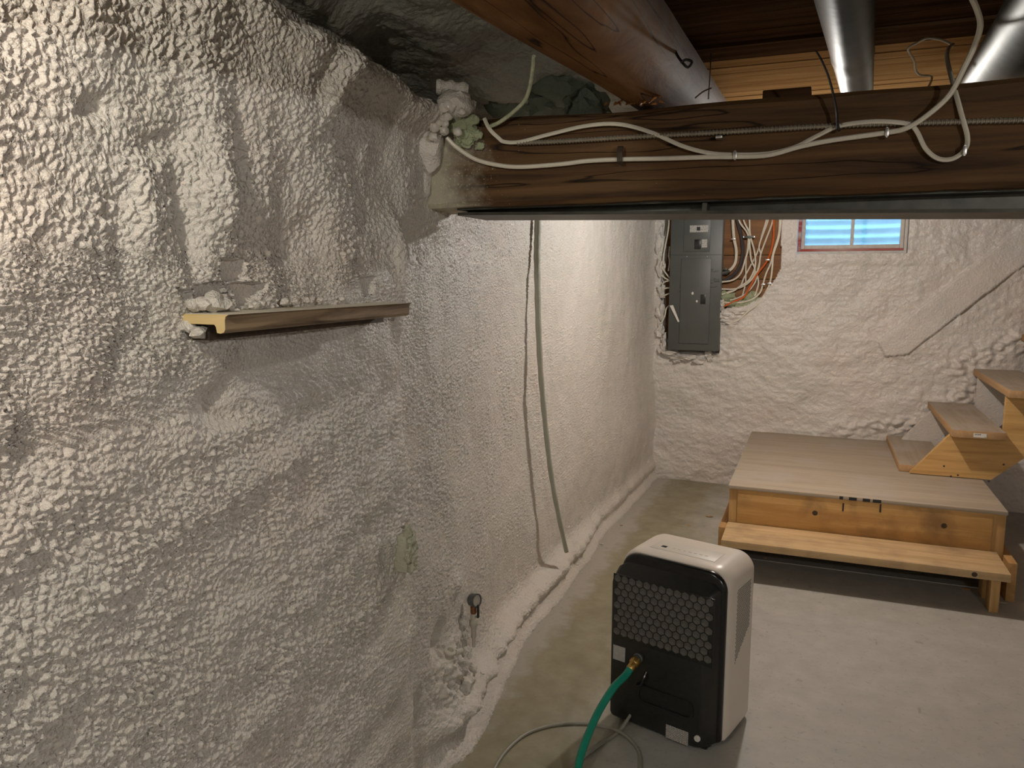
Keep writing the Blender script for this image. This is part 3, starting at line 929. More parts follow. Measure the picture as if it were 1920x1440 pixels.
# staples and straps
def staple(px, py, label, w=.018, h=.007):
    p = pt(px, py, 1.975)
    t = thing('cable_staple', label, 'staple', p)
    MB().rbox((p.x - .004, 1.972, p.z - w / 2), (p.x + .004, 1.977, p.z + w / 2), .001).build('bridge', M['galv_bright'], t)
    for s in (-1, 1):
        MB().lathe([(0, .0025), (.024, .0018)], (p.x, 1.974, p.z + s * w / 2), (0, 1, 0), 6).build('nail', M['galv_bright'], t)
    return t


staple(1378, 291, 'metal staple pinning both white cables mid-beam')
staple(1663, 248, 'metal staple on the rising white cable near the conduit')
staple(1809, 282, 'metal staple at the bottom right of the cable loop')
for (px, py, lb) in ((1160, 296, 'dark bent metal strap hooked over the lower white cable'),):
    p = pt(px, py, 1.97)
    s_ = MB()
    prof = [(1.995, .028), (1.985, .030), (1.975, .022), (1.970, .008), (1.970, -.010), (1.978, -.016)]
    rg = [[Vector((p.x - .007 + .004 * (i / 5), yy_, p.z + zz_)), Vector((p.x + .007 + .004 * (i / 5), yy_, p.z + zz_)), Vector((p.x + .007 + .004 * (i / 5), yy_ - .0025, p.z + zz_ + .001)), Vector((p.x - .007 + .004 * (i / 5), yy_ - .0025, p.z + zz_ + .001))] for i, (yy_, zz_) in enumerate(prof)]
    tag(s_.loft(rg).build('cable_strap', M['strap']), lb, 'strap')
p = pt(1347, 258, 1.985)
cs = MB().rbox((p.x - .006, 1.975, p.z - .003), (p.x + .010, 1.998, p.z + .004), .001).build('conduit_clip', M['galv_bright'])
tag(cs, 'small metal clip just below the conduit mid-beam', 'clip')
zt = thing('zip_tie', 'black zip tie standing up from the bundled white cables', 'zip tie', pt(1571, 240, 1.975))
MB().tube(spline([pt(1570, 242, 1.968), pt(1568, 205, 1.965), pt(1556, 152, 1.94), pt(1543, 118, 1.92), pt(1530, 95, 1.90)], 8), lambda f: .0045 - .002 * f, 6, .45).build('tail', M['zip'], zt)
p = pt(1571, 238, 1.978)
MB().lathe([(-.003, .0085), (-.003, .0105), (.003, .0105), (.003, .0085)], (p.x, p.y, p.z), (1, 0, .4), 14).build('band', M['zip'], zt)

# ------------------------------------------------------------------ window-stool shelf on the left wall
sh = thing('wall_ledge', 'cut length of bullnosed window sill jutting from the foam as a ledge', 'ledge', (-.95, 1.0, 1.41))
SX, SY0, SY1 = -.902, 1.0, 1.615
zt_ = 1.437
prof = [(-1.06, zt_), (SX + .008, zt_), (SX + .002, zt_ - .003), (SX, zt_ - .009), (SX, zt_ - .024), (SX - .003, zt_ - .029), (SX - .010, zt_ - .031), (SX - .017, zt_ - .030), (SX - .019, zt_ - .020), (SX - .022, zt_ - .0165), (-1.06, zt_ - .0155)]
body = MB().prism(prof, 1, SY0, SY1)
# profile is (x, z): rebuild as sweep so top, nose and end take their own colour
body.build('nosing', M['sill'], sh, angle=25)
MB().prism([(-1.06, zt_ + .0006), (SX + .006, zt_ + .0006), (SX + .006, zt_ - .001), (-1.06, zt_ - .001)], 1, SY0 + .0005, SY1 - .0005).build('top_face', M['sill_top'], sh, smooth=False)
MB().prism(prof, 1, SY0 - .0012, SY0 + .0004).build('cut_end', M['endgrain'], sh, smooth=False)
MB().box((-1.06, SY0 + .02, zt_ - .045), (-.955, SY1 - .03, zt_ - .016)).build('bed_board', M['strap'], sh, smooth=False)
# crumbs of foam lying behind it
for i, (px, py, X_, s) in enumerate([(362, 572, -.985, .012), (383, 570, -.975, .014), (400, 566, -.97, .018), (415, 572, -.965, .014), (430, 574, -.965, .010), (478, 572, -.975, .010), (490, 570, -.98, .009), (535, 566, -.975, .009), (553, 566, -.97, .008), (575, 563, -.975, .008), (600, 562, -.98, .007), (640, 560, -.985, .008), (372, 622, -.97, .014), (352, 612, -.985, .012)]):
    p = on(px, py, 0, X_)
    c = MB().lump(p, (s, s * 1.1, s * .8), 60 + i, .6, 2, 1.4).build('foam_crumb', M['foam'])
    tag(c, 'loose pale crumb of cut foam at the sill ledge', 'foam crumb', 'foam crumbs along the ledge')

# ------------------------------------------------------------------ foam-covered pipe hanging on the wall
pts = []
for (px, py, off) in ((1009, 395, .022), (1008, 440, .026), (1007, 480, .030), (1008, 540, .042), (1010, 620, .050), (1014, 700, .056), (1021, 780, .066), (1032, 880, .076), (1046, 960, .084), (1062, 1034, .088)):
    X_ = -1.12
    for it in range(3):
        q = on(px, py, 0, X_)
        X_ = wx(min(q.y, 5.6), max(q.z, .02)) + off
    pts.append(on(px, py, 0, X_))
pp = MB().tube(spline(pts, 8), lambda f: .0160 - .006 * f + .0008 * math.sin(f * 90), 12).build('drain_pipe', M['pipe_green'])
tag(pp, 'thin greenish foam-dusted pipe hanging down the wall behind the beam', 'pipe')

# ------------------------------------------------------------------ buried outlet box
def LW(px, py, off):
    X_ = -1.05
    for it in range(4):
        q = on(px, py, 0, X_); X_ = wx(q.y, q.z) + off
    return on(px, py, 0, X_)


c = on(768, 1034, 0, -.965)
ob = thing('outlet_box', 'small electrical box crusted with torn greenish foam in the wall', 'outlet box', c)
MB().rbox((c.x - .06, c.y - .028, c.z - .05), (c.x + .006, c.y + .028, c.z + .05), .004).build('box', M['foam_box'], ob)
for i, (dy, dz, s, sc) in enumerate([(-.004, .036, .016, 1.1), (.010, .012, .014, 1), (-.014, .008, .012, 1.2), (.004, -.016, .016, .8), (-.008, -.040, .015, .9), (.012, -.036, .010, 1), (-.022, -.012, .010, 1.6), (-.016, .060, .010, 1.6)]):
    MB().lump((c.x + .006, c.y + dy, c.z + dz), (s * .7, s, s * sc), 80 + i, .7, 3, 1.9).build('foam_lump', M['foam_box'], ob)

# ------------------------------------------------------------------ gauge with valve
gp = on(893, 1126, 0, -1.02)
gq = on(889, 1222, 0, -1.02)
g = thing('pressure_gauge', 'round grey dial gauge on a brass stem low in the foam wall', 'gauge', gq)
nrm = Vector((.90, -.28, .12)).normalized()
MB().lathe([(-.030, 0), (-.030, .014), (-.022, .021), (-.004, .022), (-.003, .0235), (.004, .0235), (.004, .019), (.001, .0185)], gp, nrm, 28).build('case', M['gauge_grey'], g)
MB().lathe([(.0, .019), (.0015, .019), (.0016, 0)], gp, nrm, 28).build('dial', M['gauge_face'], g)
d1 = Vector((0, 0, -1))
st0 = gp - nrm * .013 + Vector((0, 0, -.018))
MB().lathe([(0, .008), (.004, .008), (.004, .011), (.012, .011), (.012, .009), (.016, .009), (.016, .011), (.026, .011), (.026, .009), (.032, .009)], st0, d1, 14).build('brass_stem', M['copper'], g)
MB().lathe([(.030, .010), (.050, .010), (.050, .013), (.056, .015), (.072, .015), (.078, .011), (.082, .009), (.115, .009), (.12, .006), (.15, .006)], st0, d1, 14).build('riser', M['foam_cut'], g)
lv = st0 + nrm * .022
MB().rbox((lv.x - .004, lv.y - .006, lv.z - .042), (lv.x + .003, lv.y + .006, lv.z + .004), .003).build('lever', M['black'], g)
MB().tube([st0 + Vector((0, 0, -.040)), lv + Vector((0, 0, -.040))], .004, 8).build('lever_pin', M['galv_bright'], g)
for i, (px, py, s) in enumerate([(868, 1165, .016), (872, 1190, .013), (872, 1225, .020), (866, 1246, .022), (885, 1255, .016), (858, 1262, .018), (876, 1278, .024), (900, 1268, .014), (850, 1235, .010)]):
    q = LW(px, py, .004)
    MB().lump(q, (s, s, s * 1.1), 100 + i, .6, 3, 1.8).build('foam_lump', M['foam'], wall_left)
uq = LW(844, 1222, .055)
un = thing('pipe_cap', 'pale ring-shaped pipe cap inside a torn hole in the foam', 'pipe cap', uq)
MB().lathe([(-.02, .014), (-.004, .016), (.0, .0195), (.006, .0195), (.008, .016), (.008, .010), (.002, .009), (.002, 0)], uq, (.25, -.2, .95), 22).build('ring', M['foam_cut'], un)
MB().tube(spline([uq + Vector((.016, .004, -.002)), uq + Vector((.022, .025, -.006)), uq + Vector((.012, .05, -.02))], 5), .010, 10).build('branch', M['foam_cut'], un)

# ------------------------------------------------------------------ breaker panel
PYF = 5.585


def PP(x, y, Y=PYF): return on(x, y, 1, Y)


tl, br_ = PP(1259, 380), PP(1349, 659)
X0, X1, ZL, ZH = tl.x - .004, PP(1353, 500).x, br_.z, 2.03
X0 = PP(1255, 540).x
pn = thing('breaker_panel', 'tall grey metal electrical breaker panel mounted on the far wall', 'electrical panel', ((X0 + X1) / 2, 5.66, ZL))
MB().rbox((X0 + .006, PYF + .004, ZL + .006), (X1 - .004, 5.74, ZH), .003).build('box', M['panel_light'], pn)
cov = MB().rbox((X0, PYF, ZL), (X1, PYF + .006, ZH), .002).build('cover', M['panel'], pn)
zs_ = PP(1300, 478).z
MB().box((X0 + .002, PYF - .0008, zs_ - .001), (X1 - .002, PYF, zs_ + .001)).build('seam', M['black'], cov, smooth=False)
a, b = PP(1278, 485), PP(1328, 645)
MB().rbox((a.x, PYF - .009, b.z), (b.x, PYF - .001, a.z), .002).build('door', M['panel'], pn)
a, b = PP(1314, 552), PP(1323, 570)
lt = MB().rbox((a.x, PYF - .014, b.z), (b.x, PYF - .008, a.z), .002).build('latch', M['black'], pn)
a, b = PP(1284, 380), PP(1331, 472)
MB().rbox((a.x, PYF - .006, b.z), (b.x, PYF, ZH - .04), .003).build('main_breaker_cover', M['panel'], pn)
a, b = PP(1303, 449), PP(1314, 467)
MB().rbox((a.x, PYF - .014, b.z), (b.x, PYF - .005, a.z), .002).build('breaker_switch', M['black'], pn)
a, b = PP(1316, 449), PP(1326, 464)
MB().box((a.x, PYF - .0072, b.z), (b.x, PYF - .0058, a.z)).build('sticker', M['label_c'], pn, smooth=False)
a, b = PP(1294, 423), PP(1328, 435)
MB().box((a.x, PYF - .0072, b.z), (b.x, PYF - .0058, a.z)).build('sticker', M['label_c'], pn, smooth=False)
p = PP(1310, 429)
MB().box((p.x - .012, PYF - .0080, p.z - .012), (p.x + .012, PYF - .0070, p.z + .012)).build('sticker_emblem', M['ink'], pn, smooth=False)
for (x_, y_) in ((1288, 481), (1326, 481), (1330, 422)):
    MB().lathe([(0, .004), (.002, .003)], PP(x_, y_), (0, -1, 0), 8).build('screw', M['galv_bright'], pn)
for (x_, y_, s) in ((1298.5, 550, .008), (1306.5, 565, .007)):
    p = PP(x_, y_, PYF - .009)
    MB().lump(p, (s, .002, s * 1.2), int(x_), .3, 2).build('paint_fleck', M['paper'], pn)
# marker notes: short handwriting strokes
def stroke(pts_, r=.0016):
    return [PP(x_, y_, PYF - .0004) for x_, y_ in pts_]


for q in ([(1333, 505), (1338, 505)], [(1335, 505), (1335, 511)], [(1337, 508), (1338, 511), (1340, 508)], [(1340, 511), (1342, 507), (1345, 510), (1347, 507)],
          [(1331, 525), (1335, 525)], [(1339, 522), (1339, 528)], [(1339, 522), (1342, 523), (1342, 527), (1339, 528)], [(1344, 525), (1347, 525), (1345, 523), (1344, 527), (1347, 528)], [(1348, 523), (1348, 528)], [(1339, 529), (1349, 528)], [(1331, 530), (1337, 531)], [(1274, 534), (1276, 536), (1274, 540)], [(1273, 546), (1277, 546)], [(1331, 538), (1340, 539), (1345, 536)]):
    MB().tube(stroke(q), .0016, 5, .4).build('marker_stroke', M['ink'], pn)
# loose white strip hanging over the edge
MB().loft([[PP(1258 + 13 * t - 2.5 * (1 - t), 573 + 31 * t, PYF - .012), PP(1262 + 12 * t, 572 + 31 * t, PYF - .012), PP(1262 + 12 * t, 572 + 31 * t, PYF - .010), PP(1258 + 13 * t - 2.5 * (1 - t), 573 + 31 * t, PYF - .010)] for t in (0, .3, .6, 1)]).build('torn_strip', M['paper'], pn)
# planks behind it
bbx0, bbx1 = -1.16, PP(1466, 480, 5.72).x + .02
bb = thing('backing_board', 'brown stained boards behind the cables beside the breaker panel', 'board', ((bbx0 + bbx1) / 2, 5.75, 1.2))
zz = 0.98
for zt2 in (PP(1400, 523, 5.72).z, PP(1400, 478, 5.72).z, 1.95, 2.16):
    MB().rbox((bbx0, 5.722, zz), (bbx1, 5.75, zt2 - .004), .002).build('plank', M['backboard'], bb)
    zz = zt2
# torn foam under the panel
for i, (x_, y_, sc) in enumerate([(1258, 662, (.06, .05, .022)), (1282, 668, (.08, .05, .022)), (1310, 674, (.045, .035, .030)), (1330, 668, (.03, .03, .035)), (1268, 676, (.03, .03, .018)), (1243, 655, (.03, .04, .04)), (1236, 618, (.03, .03, .05)), (1238, 585, (.03, .03, .05)), (1246, 640, (.02, .03, .05)), (1240, 548, (.025, .03, .05)), (1238, 500, (.03, .03, .06)), (1236, 455, (.035, .03, .07)), (1229, 420, (.05, .03, .05)), (1360, 592, (.06, .03, .025)), (1385, 585, (.05, .03, .025)), (1368, 604, (.07, .03, .02)), (1352, 570, (.02, .03, .04))]):
    MB().lump(PP(x_, y_, 5.655), sc, 130 + i, .7, 3, 1.8).build('foam_lump', M['foam_back'], wall_back)
for i, (x_, y_, sc) in enumerate([(1362, 555, (.05, .03, .03)), (1375, 568, (.07, .03, .025)), (1395, 572, (.06, .03, .03)), (1410, 560, (.05, .03, .04))]):
    MB().lump(PP(x_, y_, 5.70), sc, 160 + i, .6, 3, 1.8).build('foam_lump', M['foam_green'], wall_back)

ZS = 4.8


def PC(pts_, Y): return [on(1220 + a_ / ZS, 400 + b_ / ZS, 1, (Y[min(i, len(Y) - 1)] if isinstance(Y, (list, tuple)) else Y)) for i, (a_, b_) in enumerate(pts_)]


PCAB = [
    ('thick white service cable beside the panel ending at a clamp', .011, 'cable', [(738, -30), (740, 80), (750, 220), (770, 330), (765, 430), (735, 490), (690, 525), (650, 535)], 5.685),
    ('dark grey cable curving down behind the white ones', .013, 'cable_dark', [(770, -30), (785, 85), (815, 200), (830, 350), (800, 480), (740, 560), (650, 610)], 5.705),
    ('white cable reaching the panel at its upper knockout below the clamp', .0062, 'cable', [(770, -20), (805, 85), (870, 180), (880, 300), (850, 420), (810, 540), (740, 600), (640, 618)], 5.68),
    ('white cable passing the grey strap and bending into the mid panel side', .0062, 'cable', [(810, -20), (845, 85), (888, 180), (892, 300), (905, 420), (938, 500), (925, 570), (860, 640), (760, 680), (640, 682)], 5.685),
    ('white cable with the widest bow through the bundle middle', .0062, 'cable', [(888, -20), (890, 85), (897, 200), (935, 350), (940, 480), (885, 600), (800, 660), (740, 700), (640, 730)], 5.675),
    ('white cable crossing diagonally behind the strapped bundle', .0055, 'cable', [(1060, -20), (1035, 85), (1000, 200), (960, 350), (900, 470), (840, 580), (800, 660), (690, 710), (640, 720)], 5.70),
    ('white cable with a kink left of the orange cable', .0055, 'cable', [(1075, -20), (1050, 85), (1010, 190), (975, 300), (990, 380), (960, 520), (940, 620), (860, 720), (760, 770), (640, 790)], 5.69),
    ('white cable sloping beside the orange cable at its upper end', .0058, 'cable', [(1110, -20), (1092, 90), (1040, 230), (990, 370), (970, 500), (900, 650), (850, 730), (790, 790), (640, 810)], 5.68),
    ('orange cable among the white ones beside the panel', .0068, 'cable_orange', [(1106, -20), (1108, 85), (1105, 220), (1080, 350), (1040, 440), (950, 560), (890, 670), (840, 750), (760, 790), (640, 845)], 5.665),
    ('white cable sweeping lowest into the panel under the orange one', .0062, 'cable', [(1160, -20), (1160, 85), (1150, 200), (1110, 330), (1080, 450), (1040, 540), (1010, 640), (980, 720), (900, 780), (780, 805), (640, 800)], 5.67),
    ('outermost white cable diving into the foam at lower right', .0062, 'cable', [(1172, -20), (1170, 85), (1150, 230), (1105, 370), (1095, 480), (1075, 620), (1030, 720), (960, 820), (880, 880), (790, 960), (720, 985)], [5.67] * 7 + [5.66, 5.645, 5.635, 5.63]),
    ('thin white cable hanging straight down from the strap', .005, 'cable', [(878, 190), (872, 300), (858, 430), (856, 590), (850, 650), (820, 760)], 5.695),
    ('short white cable bent at the bundle bottom', .0055, 'cable', [(950, 520), (968, 600), (965, 660), (930, 760), (890, 850), (830, 905)], 5.685),
]
for lb, r, mt, pts_, Y in PCAB:
    cable('panel_cable', lb, 'cable', PC(pts_, Y), r, mt, 7, 1.0, 'cables right of the breaker panel', 6)
for i, (pts_, lb) in enumerate([([(165, -20), (165, 90), (150, 200), (130, 300), (112, 420), (120, 470)], 'long white wire running down left of the panel'),
                                ([(95, 480), (130, 530), (165, 575), (190, 590)], 'upper white wire of the cluster left of the panel'),
                                ([(88, 545), (125, 580), (160, 598), (190, 606)], 'white wire crossing just under the upper one left of the panel'),
                                ([(100, 660), (112, 630), (140, 612), (190, 606)], 'hooked white wire entering the panel left side'),
                                ([(100, 700), (125, 680), (150, 672), (190, 674)], 'white wire below the hooked one left of the panel'),
                                ([(110, 748), (150, 728), (190, 712)], 'lowest short white wire entering the panel left side'),
                                ([(168, 828), (140, 860), (128, 920), (105, 970), (80, 992)], 'white wire curling out of the foam low left of the panel'),
                                ([(170, 300), (165, 380), (170, 440), (160, 520)], 'white wire lying close along the left panel edge')]):
    cable('panel_wire', lb, 'wire', PC(pts_, [5.64, 5.63, 5.625, 5.625]), .0052, 'cable', 6, 1.0, 'wires left of the breaker panel', 6)
cl = on(1220 + 885 / ZS, 400 + 212 / ZS, 1, 5.66)
cs = thing('cable_clamp', 'small grey strap clamping the cable bundle to the board', 'clamp', cl)
MB().rbox((cl.x - .034, 5.655, cl.z - .008), (cl.x + .034, 5.664, cl.z + .008), .002).build('strap', M['steel'], cs)
for s in (-1, 1):
    MB().lathe([(0, .006), (.004, .005), (.06, .003)], (cl.x + s * .034, 5.655, cl.z), (0, 1, 0), 8).build('screw', M['galv_bright'], cs)
cc = on(1220 + 672 / ZS, 400 + 515 / ZS, 1, 5.66)
cb = thing('cable_connector', 'round metal cable connector on the panel right side', 'connector', cc)
MB().lathe([(-.03, .016), (0, .016), (0, .020), (.012, .020), (.012, .014), (.03, .014)], (cc.x, 5.685, cc.z - .012), (1, 0, .25), 14).build('clamp_body', M['steel'], cb)
MB().rbox((cc.x - .01, 5.66, cc.z), (cc.x + .012, 5.675, cc.z + .02), .003).build('clamp_ear', M['steel'], cb)

for (za, zb_, lb) in ((745, 230, 'tiny bright staple on the thick white service cable'), (1052, 418, 'tiny bright staple on the orange cable'), (1012, 640, 'tiny bright staple on the lowest-sweeping white cable'), (1070, 630, 'tiny bright staple on the outermost white cable')):
    p = on(1220 + za / ZS, 400 + zb_ / ZS, 1, 5.655)
    tag(MB().rbox((p.x - .014, 5.652, p.z - .005), (p.x + .014, 5.660, p.z + .005), .002).build('cable_staple', M['galv_bright']), lb, 'staple')

# ------------------------------------------------------------------ stair landing platform
PZ = .40
pf = thing('landing_platform', 'low wooden stair landing with dusty plywood top against the far wall', 'platform', (.25, 4.9, 0))
fl = on(1368, 908, 2, PZ); frr = on(1890, 962, 2, PZ)
PX0, PX1, PY0 = fl.x, frr.x, (fl.y + frr.y) / 2
PY1 = 5.66
MB().rbox((PX0 - .004, PY0, PZ - .019), (PX1 + .006, PY1, PZ), .002).build('plywood_top', M['ply'], pf)
MB().rbox((PX0 + .044, PY0 + .004, .175), (PX1 - .052, PY0 + .042, PZ - .0195), .002).build('front_board', M['pine_dirty'], pf)
MB().rbox((PX0 + .002, PY0 + .010, .0), (PX0 + .0435, PY0 + .055, PZ - .0195), .002).build('post', M['pine_post'], pf)
MB().rbox((PX1 - .0515, PY0 + .010, .0), (PX1 + .002, PY0 + .055, PZ - .0195), .002).build('post', M['pine_post'], pf)
MB().rbox((PX0, PY0 + .056, .18), (PX0 + .038, PY1, PZ - .0195), .002).build('side_board', M['pine_y'], pf)
MB().rbox((PX1 - .038, PY0 + .056, .18), (PX1, PY1, PZ - .0195), .002).build('side_board', M['pine_y'], pf)
MB().rbox((PX0 - .04, PY0 - .06, .0), (PX0 - .003, PY1 - .1, .185), .002).build('base_runner', M['pine_y'], pf)
MB().rbox((PX1 + .003, PY0 - .10, .0), (PX1 + .04, PY1 - .1, .185), .002).build('base_runner', M['pine_y'], pf)
MB().rbox((PX0 + .05, PY0 + .30, .0), (PX0 + .088, PY0 + .338, PZ - .02), .002).build('post', M['pine_post'], pf)
for (xa, xb) in ((1574, 1581), (1592, 1607), (1618, 1632), (1637, 1653)):
    p, q = on(xa, 930, 1, PY0), on(xb, 930, 1, PY0)
    MB().box((p.x, PY0 - .0006, PZ - .018), (q.x, PY0 + .001, PZ - .002)).build('marker_block', M['ink'], pf, smooth=False)
for (x_, y_, l) in ((1581, 948, .03), (1651, 950, .03)):
    p = on(x_, y_, 1, PY0)
    MB().box((p.x - .004, PY0 + .003, p.z - l), (p.x + .004, PY0 + .0045, p.z + .012)).build('scuff_mark', M['strap'], pf, smooth=False)
for (x_, y_) in ((1528, 962), (1770, 986)):
    p = on(x_, y_, 1, PY0 + .004)
    MB().lathe([(0, .014), (.0006, .012), (.0006, 0)], (p.x, PY0 + .0042, p.z), (0, -1, 0), 14).build('knot', M['strap'], pf)

# ------------------------------------------------------------------ lower step in front
s0, s1 = on(1353, 1008, 2, .20), on(1900, 1083, 2, .20)
LY0 = (s0.y + s1.y) / 2
ls = thing('lower_step', 'low wooden step on short legs in front of the stair landing', 'step', ((s0.x + s1.x) / 2, LY0 + .18, 0))
MB().rbox((s0.x, LY0, .162), (s1.x, PY0 - .001, .20), .004).build('tread', M['step_top'], ls)
for x_ in (s1.x - .066, s0.x + .022):
    MB().rbox((x_, LY0 + .040, 0), (x_ + .038, LY0 + .128, .161), .003).build('leg', M['pine_post'], ls)
    MB().rbox((x_, PY0 - .10, 0), (x_ + .038, PY0 - .012, .161), .003).build('leg', M['pine_post'], ls)
p = on(1853, 1029, 2, .203)
MB().lump((p.x, p.y, .203), (.016, .012, .004), 5, .6, 2, 2).build('tar_spot', M['ink'], ls)
p = on(1828, 1068, 1, LY0)
MB().lathe([(0, .013), (.0006, .011), (.0006, 0)], (p.x, LY0 + .0004, .181), (0, -1, 0), 14).build('knot', M['strap'], ls)

# ------------------------------------------------------------------ stair flight
SYF = 4.73
TY = 4.62
sf = thing('stair_flight', 'open wooden stair rising to the right from the landing', 'stairs', (.75, 5.1, PZ))


def SP(x, y): p = on(x, y, 1, SYF); return (p.x, p.z)


T2 = (on(1786, 806, 1, TY), on(1888, 820, 1, TY))
T3 = on(1893, 732, 1, TY)
z2, z3 = T2[0].z, T3.z
x2a, x2b, x3a = T2[0].x, T2[1].x, T3.x
run, rise = x3a - x2a, z3 - z2
poly = [(.530, PZ + .004), (.925, PZ + .004), (.925 + 1.3, PZ + .004 + 1.3 * rise / run), (.925 + 1.3, PZ + 1.9 * rise)]
poly = [(.530, PZ + .004), (.925, PZ + .004)]
sl = rise / run
xe = 2.3
poly.append((xe, PZ + (xe - .925) * sl)); poly.append((xe, z2 + rise * 5.2))
# notches from the top down
for k in range(5, 0, -1):
    if k * run + x2a > xe - .02: continue
    xk = x2a + k * run; zk = z2 + k * rise - .042
    poly.append((xk + run + .008, zk)); poly.append((xk + .018, zk))
poly.append((x2a + run + .012, z2 - .042)); poly.append((x2a + .012, z2 - .042))
poly2 = []
for q in poly:
    if not poly2 or (Vector(q) - Vector(poly2[-1])).length > 1e-4: poly2.append((min(q[0], xe), min(q[1], z2 + rise * 5.2)))
stg = MB()
# stringers as strips so the notched outline stays clean
def stringer(y0_, y1_):
    mb = MB()
    def bot(x): return PZ + .004 + max(0.0, (x - .925) * sl)
    def top(x):
        if x < x2a + .012: return PZ + .004 + (x - .530) * ((z2 - .042 - PZ - .004) / (x2a + .012 - .530))
        k = int((x - (x2a + .012)) / run + 1e-6)
        return z2 - .042 + k * rise
    xs_ = [.531, .6, .66, .72, x2a + .0119]
    k = 0
    x = x2a + .0121
    segs = []
    cuts = sorted(set([.531, x2a + .012, .925] + [x2a + .012 + run * i for i in range(1, 6)]))
    cuts = [c_ for c_ in cuts if c_ < xe] + [xe]
    for a_, b_ in zip(cuts[:-1], cuts[1:]):
        e = 1e-4
        ring = [(a_, bot(a_)), (b_, bot(b_)), (b_, min(2.16, top(b_ - e))), (a_, min(2.16, top(a_ + e)))]
        mb.prism(ring, 1, y0_, y1_)
    return mb


stringer(SYF, SYF + .038).build('stringer', M['stringer'], sf)
stringer(5.52, 5.558).build('stringer', M['foam_back'], sf)['label'] = 'far stringer coated in sprayed foam'
wob_ = [0.0, .004, -.003, .002, 0, 0]
for k in range(0, 6):
    xa = x2a + k * run; zt3 = z2 + k * rise
    if zt3 > 2.1: break
    MB().rbox((xa, TY, zt3 - .040), (xa + (x2b - x2a), 5.63, zt3), .003).build('tread', M['ply_tread'] if k > 5 else M['tread_edge'], sf)
    MB().box((xa + .003, TY + .004, zt3 - .001), (xa + (x2b - x2a) - .003, 5.628, zt3 + .0008)).build('tread_dust', M['ply_tread'], sf, smooth=False)
# lowest tread lying on the landing
a = on(1683, 878, 2, PZ + .04)
MB().rbox((.478, 4.7685, PZ + .001), (.478 + (x2b - x2a), 5.64, PZ + .040), .003).build('tread', M['tread_edge'], sf)
MB().box((.481, 4.772, PZ + .039), (.475 + (x2b - x2a), 5.638, PZ + .0408)).build('tread_dust', M['ply_tread'], sf, smooth=False)
a, b = on(1825, 819, 1, TY), on(1849, 826, 1, TY)
stk = MB().box((a.x, TY - .0015, z2 - .032), (b.x, TY + .0002, z2 - .010)).build('price_sticker', M['paper'], sf, smooth=False)
bc = MB()
xx = a.x + .006
for i in range(9):
    w_ = rnd.choice((.001, .002, .0014)); bc.box((xx, TY - .002, z2 - .020), (xx + w_, TY - .0014, z2 - .013)); xx += w_ + .0018
bc.box((b.x - .009, TY - .002, z2 - .0295), (b.x - .003, TY - .0014, z2 - .0275))
bc.build('barcode', M['ink'], stk, smooth=False)
for (x_, y_) in ((1770, 874), (1783, 893), (1796, 891), (1830, 905), (1854, 902), (1882, 871)):
    p = on(x_, y_, 1, SYF)
    MB().lathe([(0, .006), (.0006, .005), (.0006, 0)], (p.x, SYF + .0004, p.z), (0, -1, 0), 10).build('nail_hole', M['strap'], sf)

# ------------------------------------------------------------------ dehumidifier
DR = math.radians(-15.5)
dh = thing('dehumidifier', 'black and white portable dehumidifier with honeycomb grille standing on the floor', 'dehumidifier', (-.366, 2.497, 0), DR)
DM = world_of(dh)
DN = DM.to_3x3() @ Vector((0, -1, 0))


def DL(px, py, yl):
    """local point on the plane y = yl of the machine"""
    w = onpl(px, py, DM @ Vector((0, yl, 0)), DN)
    return DM.inverted() @ w


def ring(x0_, x1_, z0_, z1_, r, y): return [Vector((a_, y, b_)) for a_, b_ in rrect(x0_, x1_, z0_, z1_, r, 7)]


HB = (.012, .012, .058, .058)
hz = .592
MB().loft([ring(-.184, .184, .022, hz - .006, HB, -.085), ring(-.189, .189, .018, hz - .001, HB, -.075), ring(-.190, .190, .017, hz, HB, -.04), ring(-.190, .190, .017, hz, HB, .10), ring(-.187, .187, .019, hz - .003, HB, .13), ring(-.178, .178, .026, hz - .012, HB, .148), ring(-.16, .16, .04, hz - .03, HB, .153)]).build('housing', M['white'], dh, world=False, angle=50)
rim = MB().loft([ring(-.180, .180, .022, hz - .012, HB, -.075), ring(-.183, .183, .020, hz - .008, HB, -.092), ring(-.181, .181, .021, hz - .010, HB, -.100), ring(-.176, .176, .022, hz - .016, HB, -.104)])
rim.build('rear_rim', M['black_gloss'], dh, world=False, angle=50)
RC = (.016, .016, .017, .017)
cv = MB().loft([ring(-.182, .172, .014, .556, (.016, .016, .045, .045), -.10), ring(-.188, .164, .012, .540, RC, -.115), ring(-.192, .146, .012, .512, RC, -.143), ring(-.190, .138, .014, .504, RC, -.151), ring(-.184, .132, .018, .498, RC, -.1545)])
cover_ = cv.build('rear_cover', M['black'], dh, world=False, angle=35)
MB().rbox((-.17, -.13, .0), (.15, .13, .022), .006).build('base', M['black'], dh, world=False)
for sx in (-1, 1):
    for sy in (-.10, .10):
        MB().lathe([(-.012, .010), (-.010, .012), (.010, .012), (.012, .010)], (sx * .14, sy, .0115), (1, 0, 0), 12).build('caster', M['black_gloss'], dh, world=False)
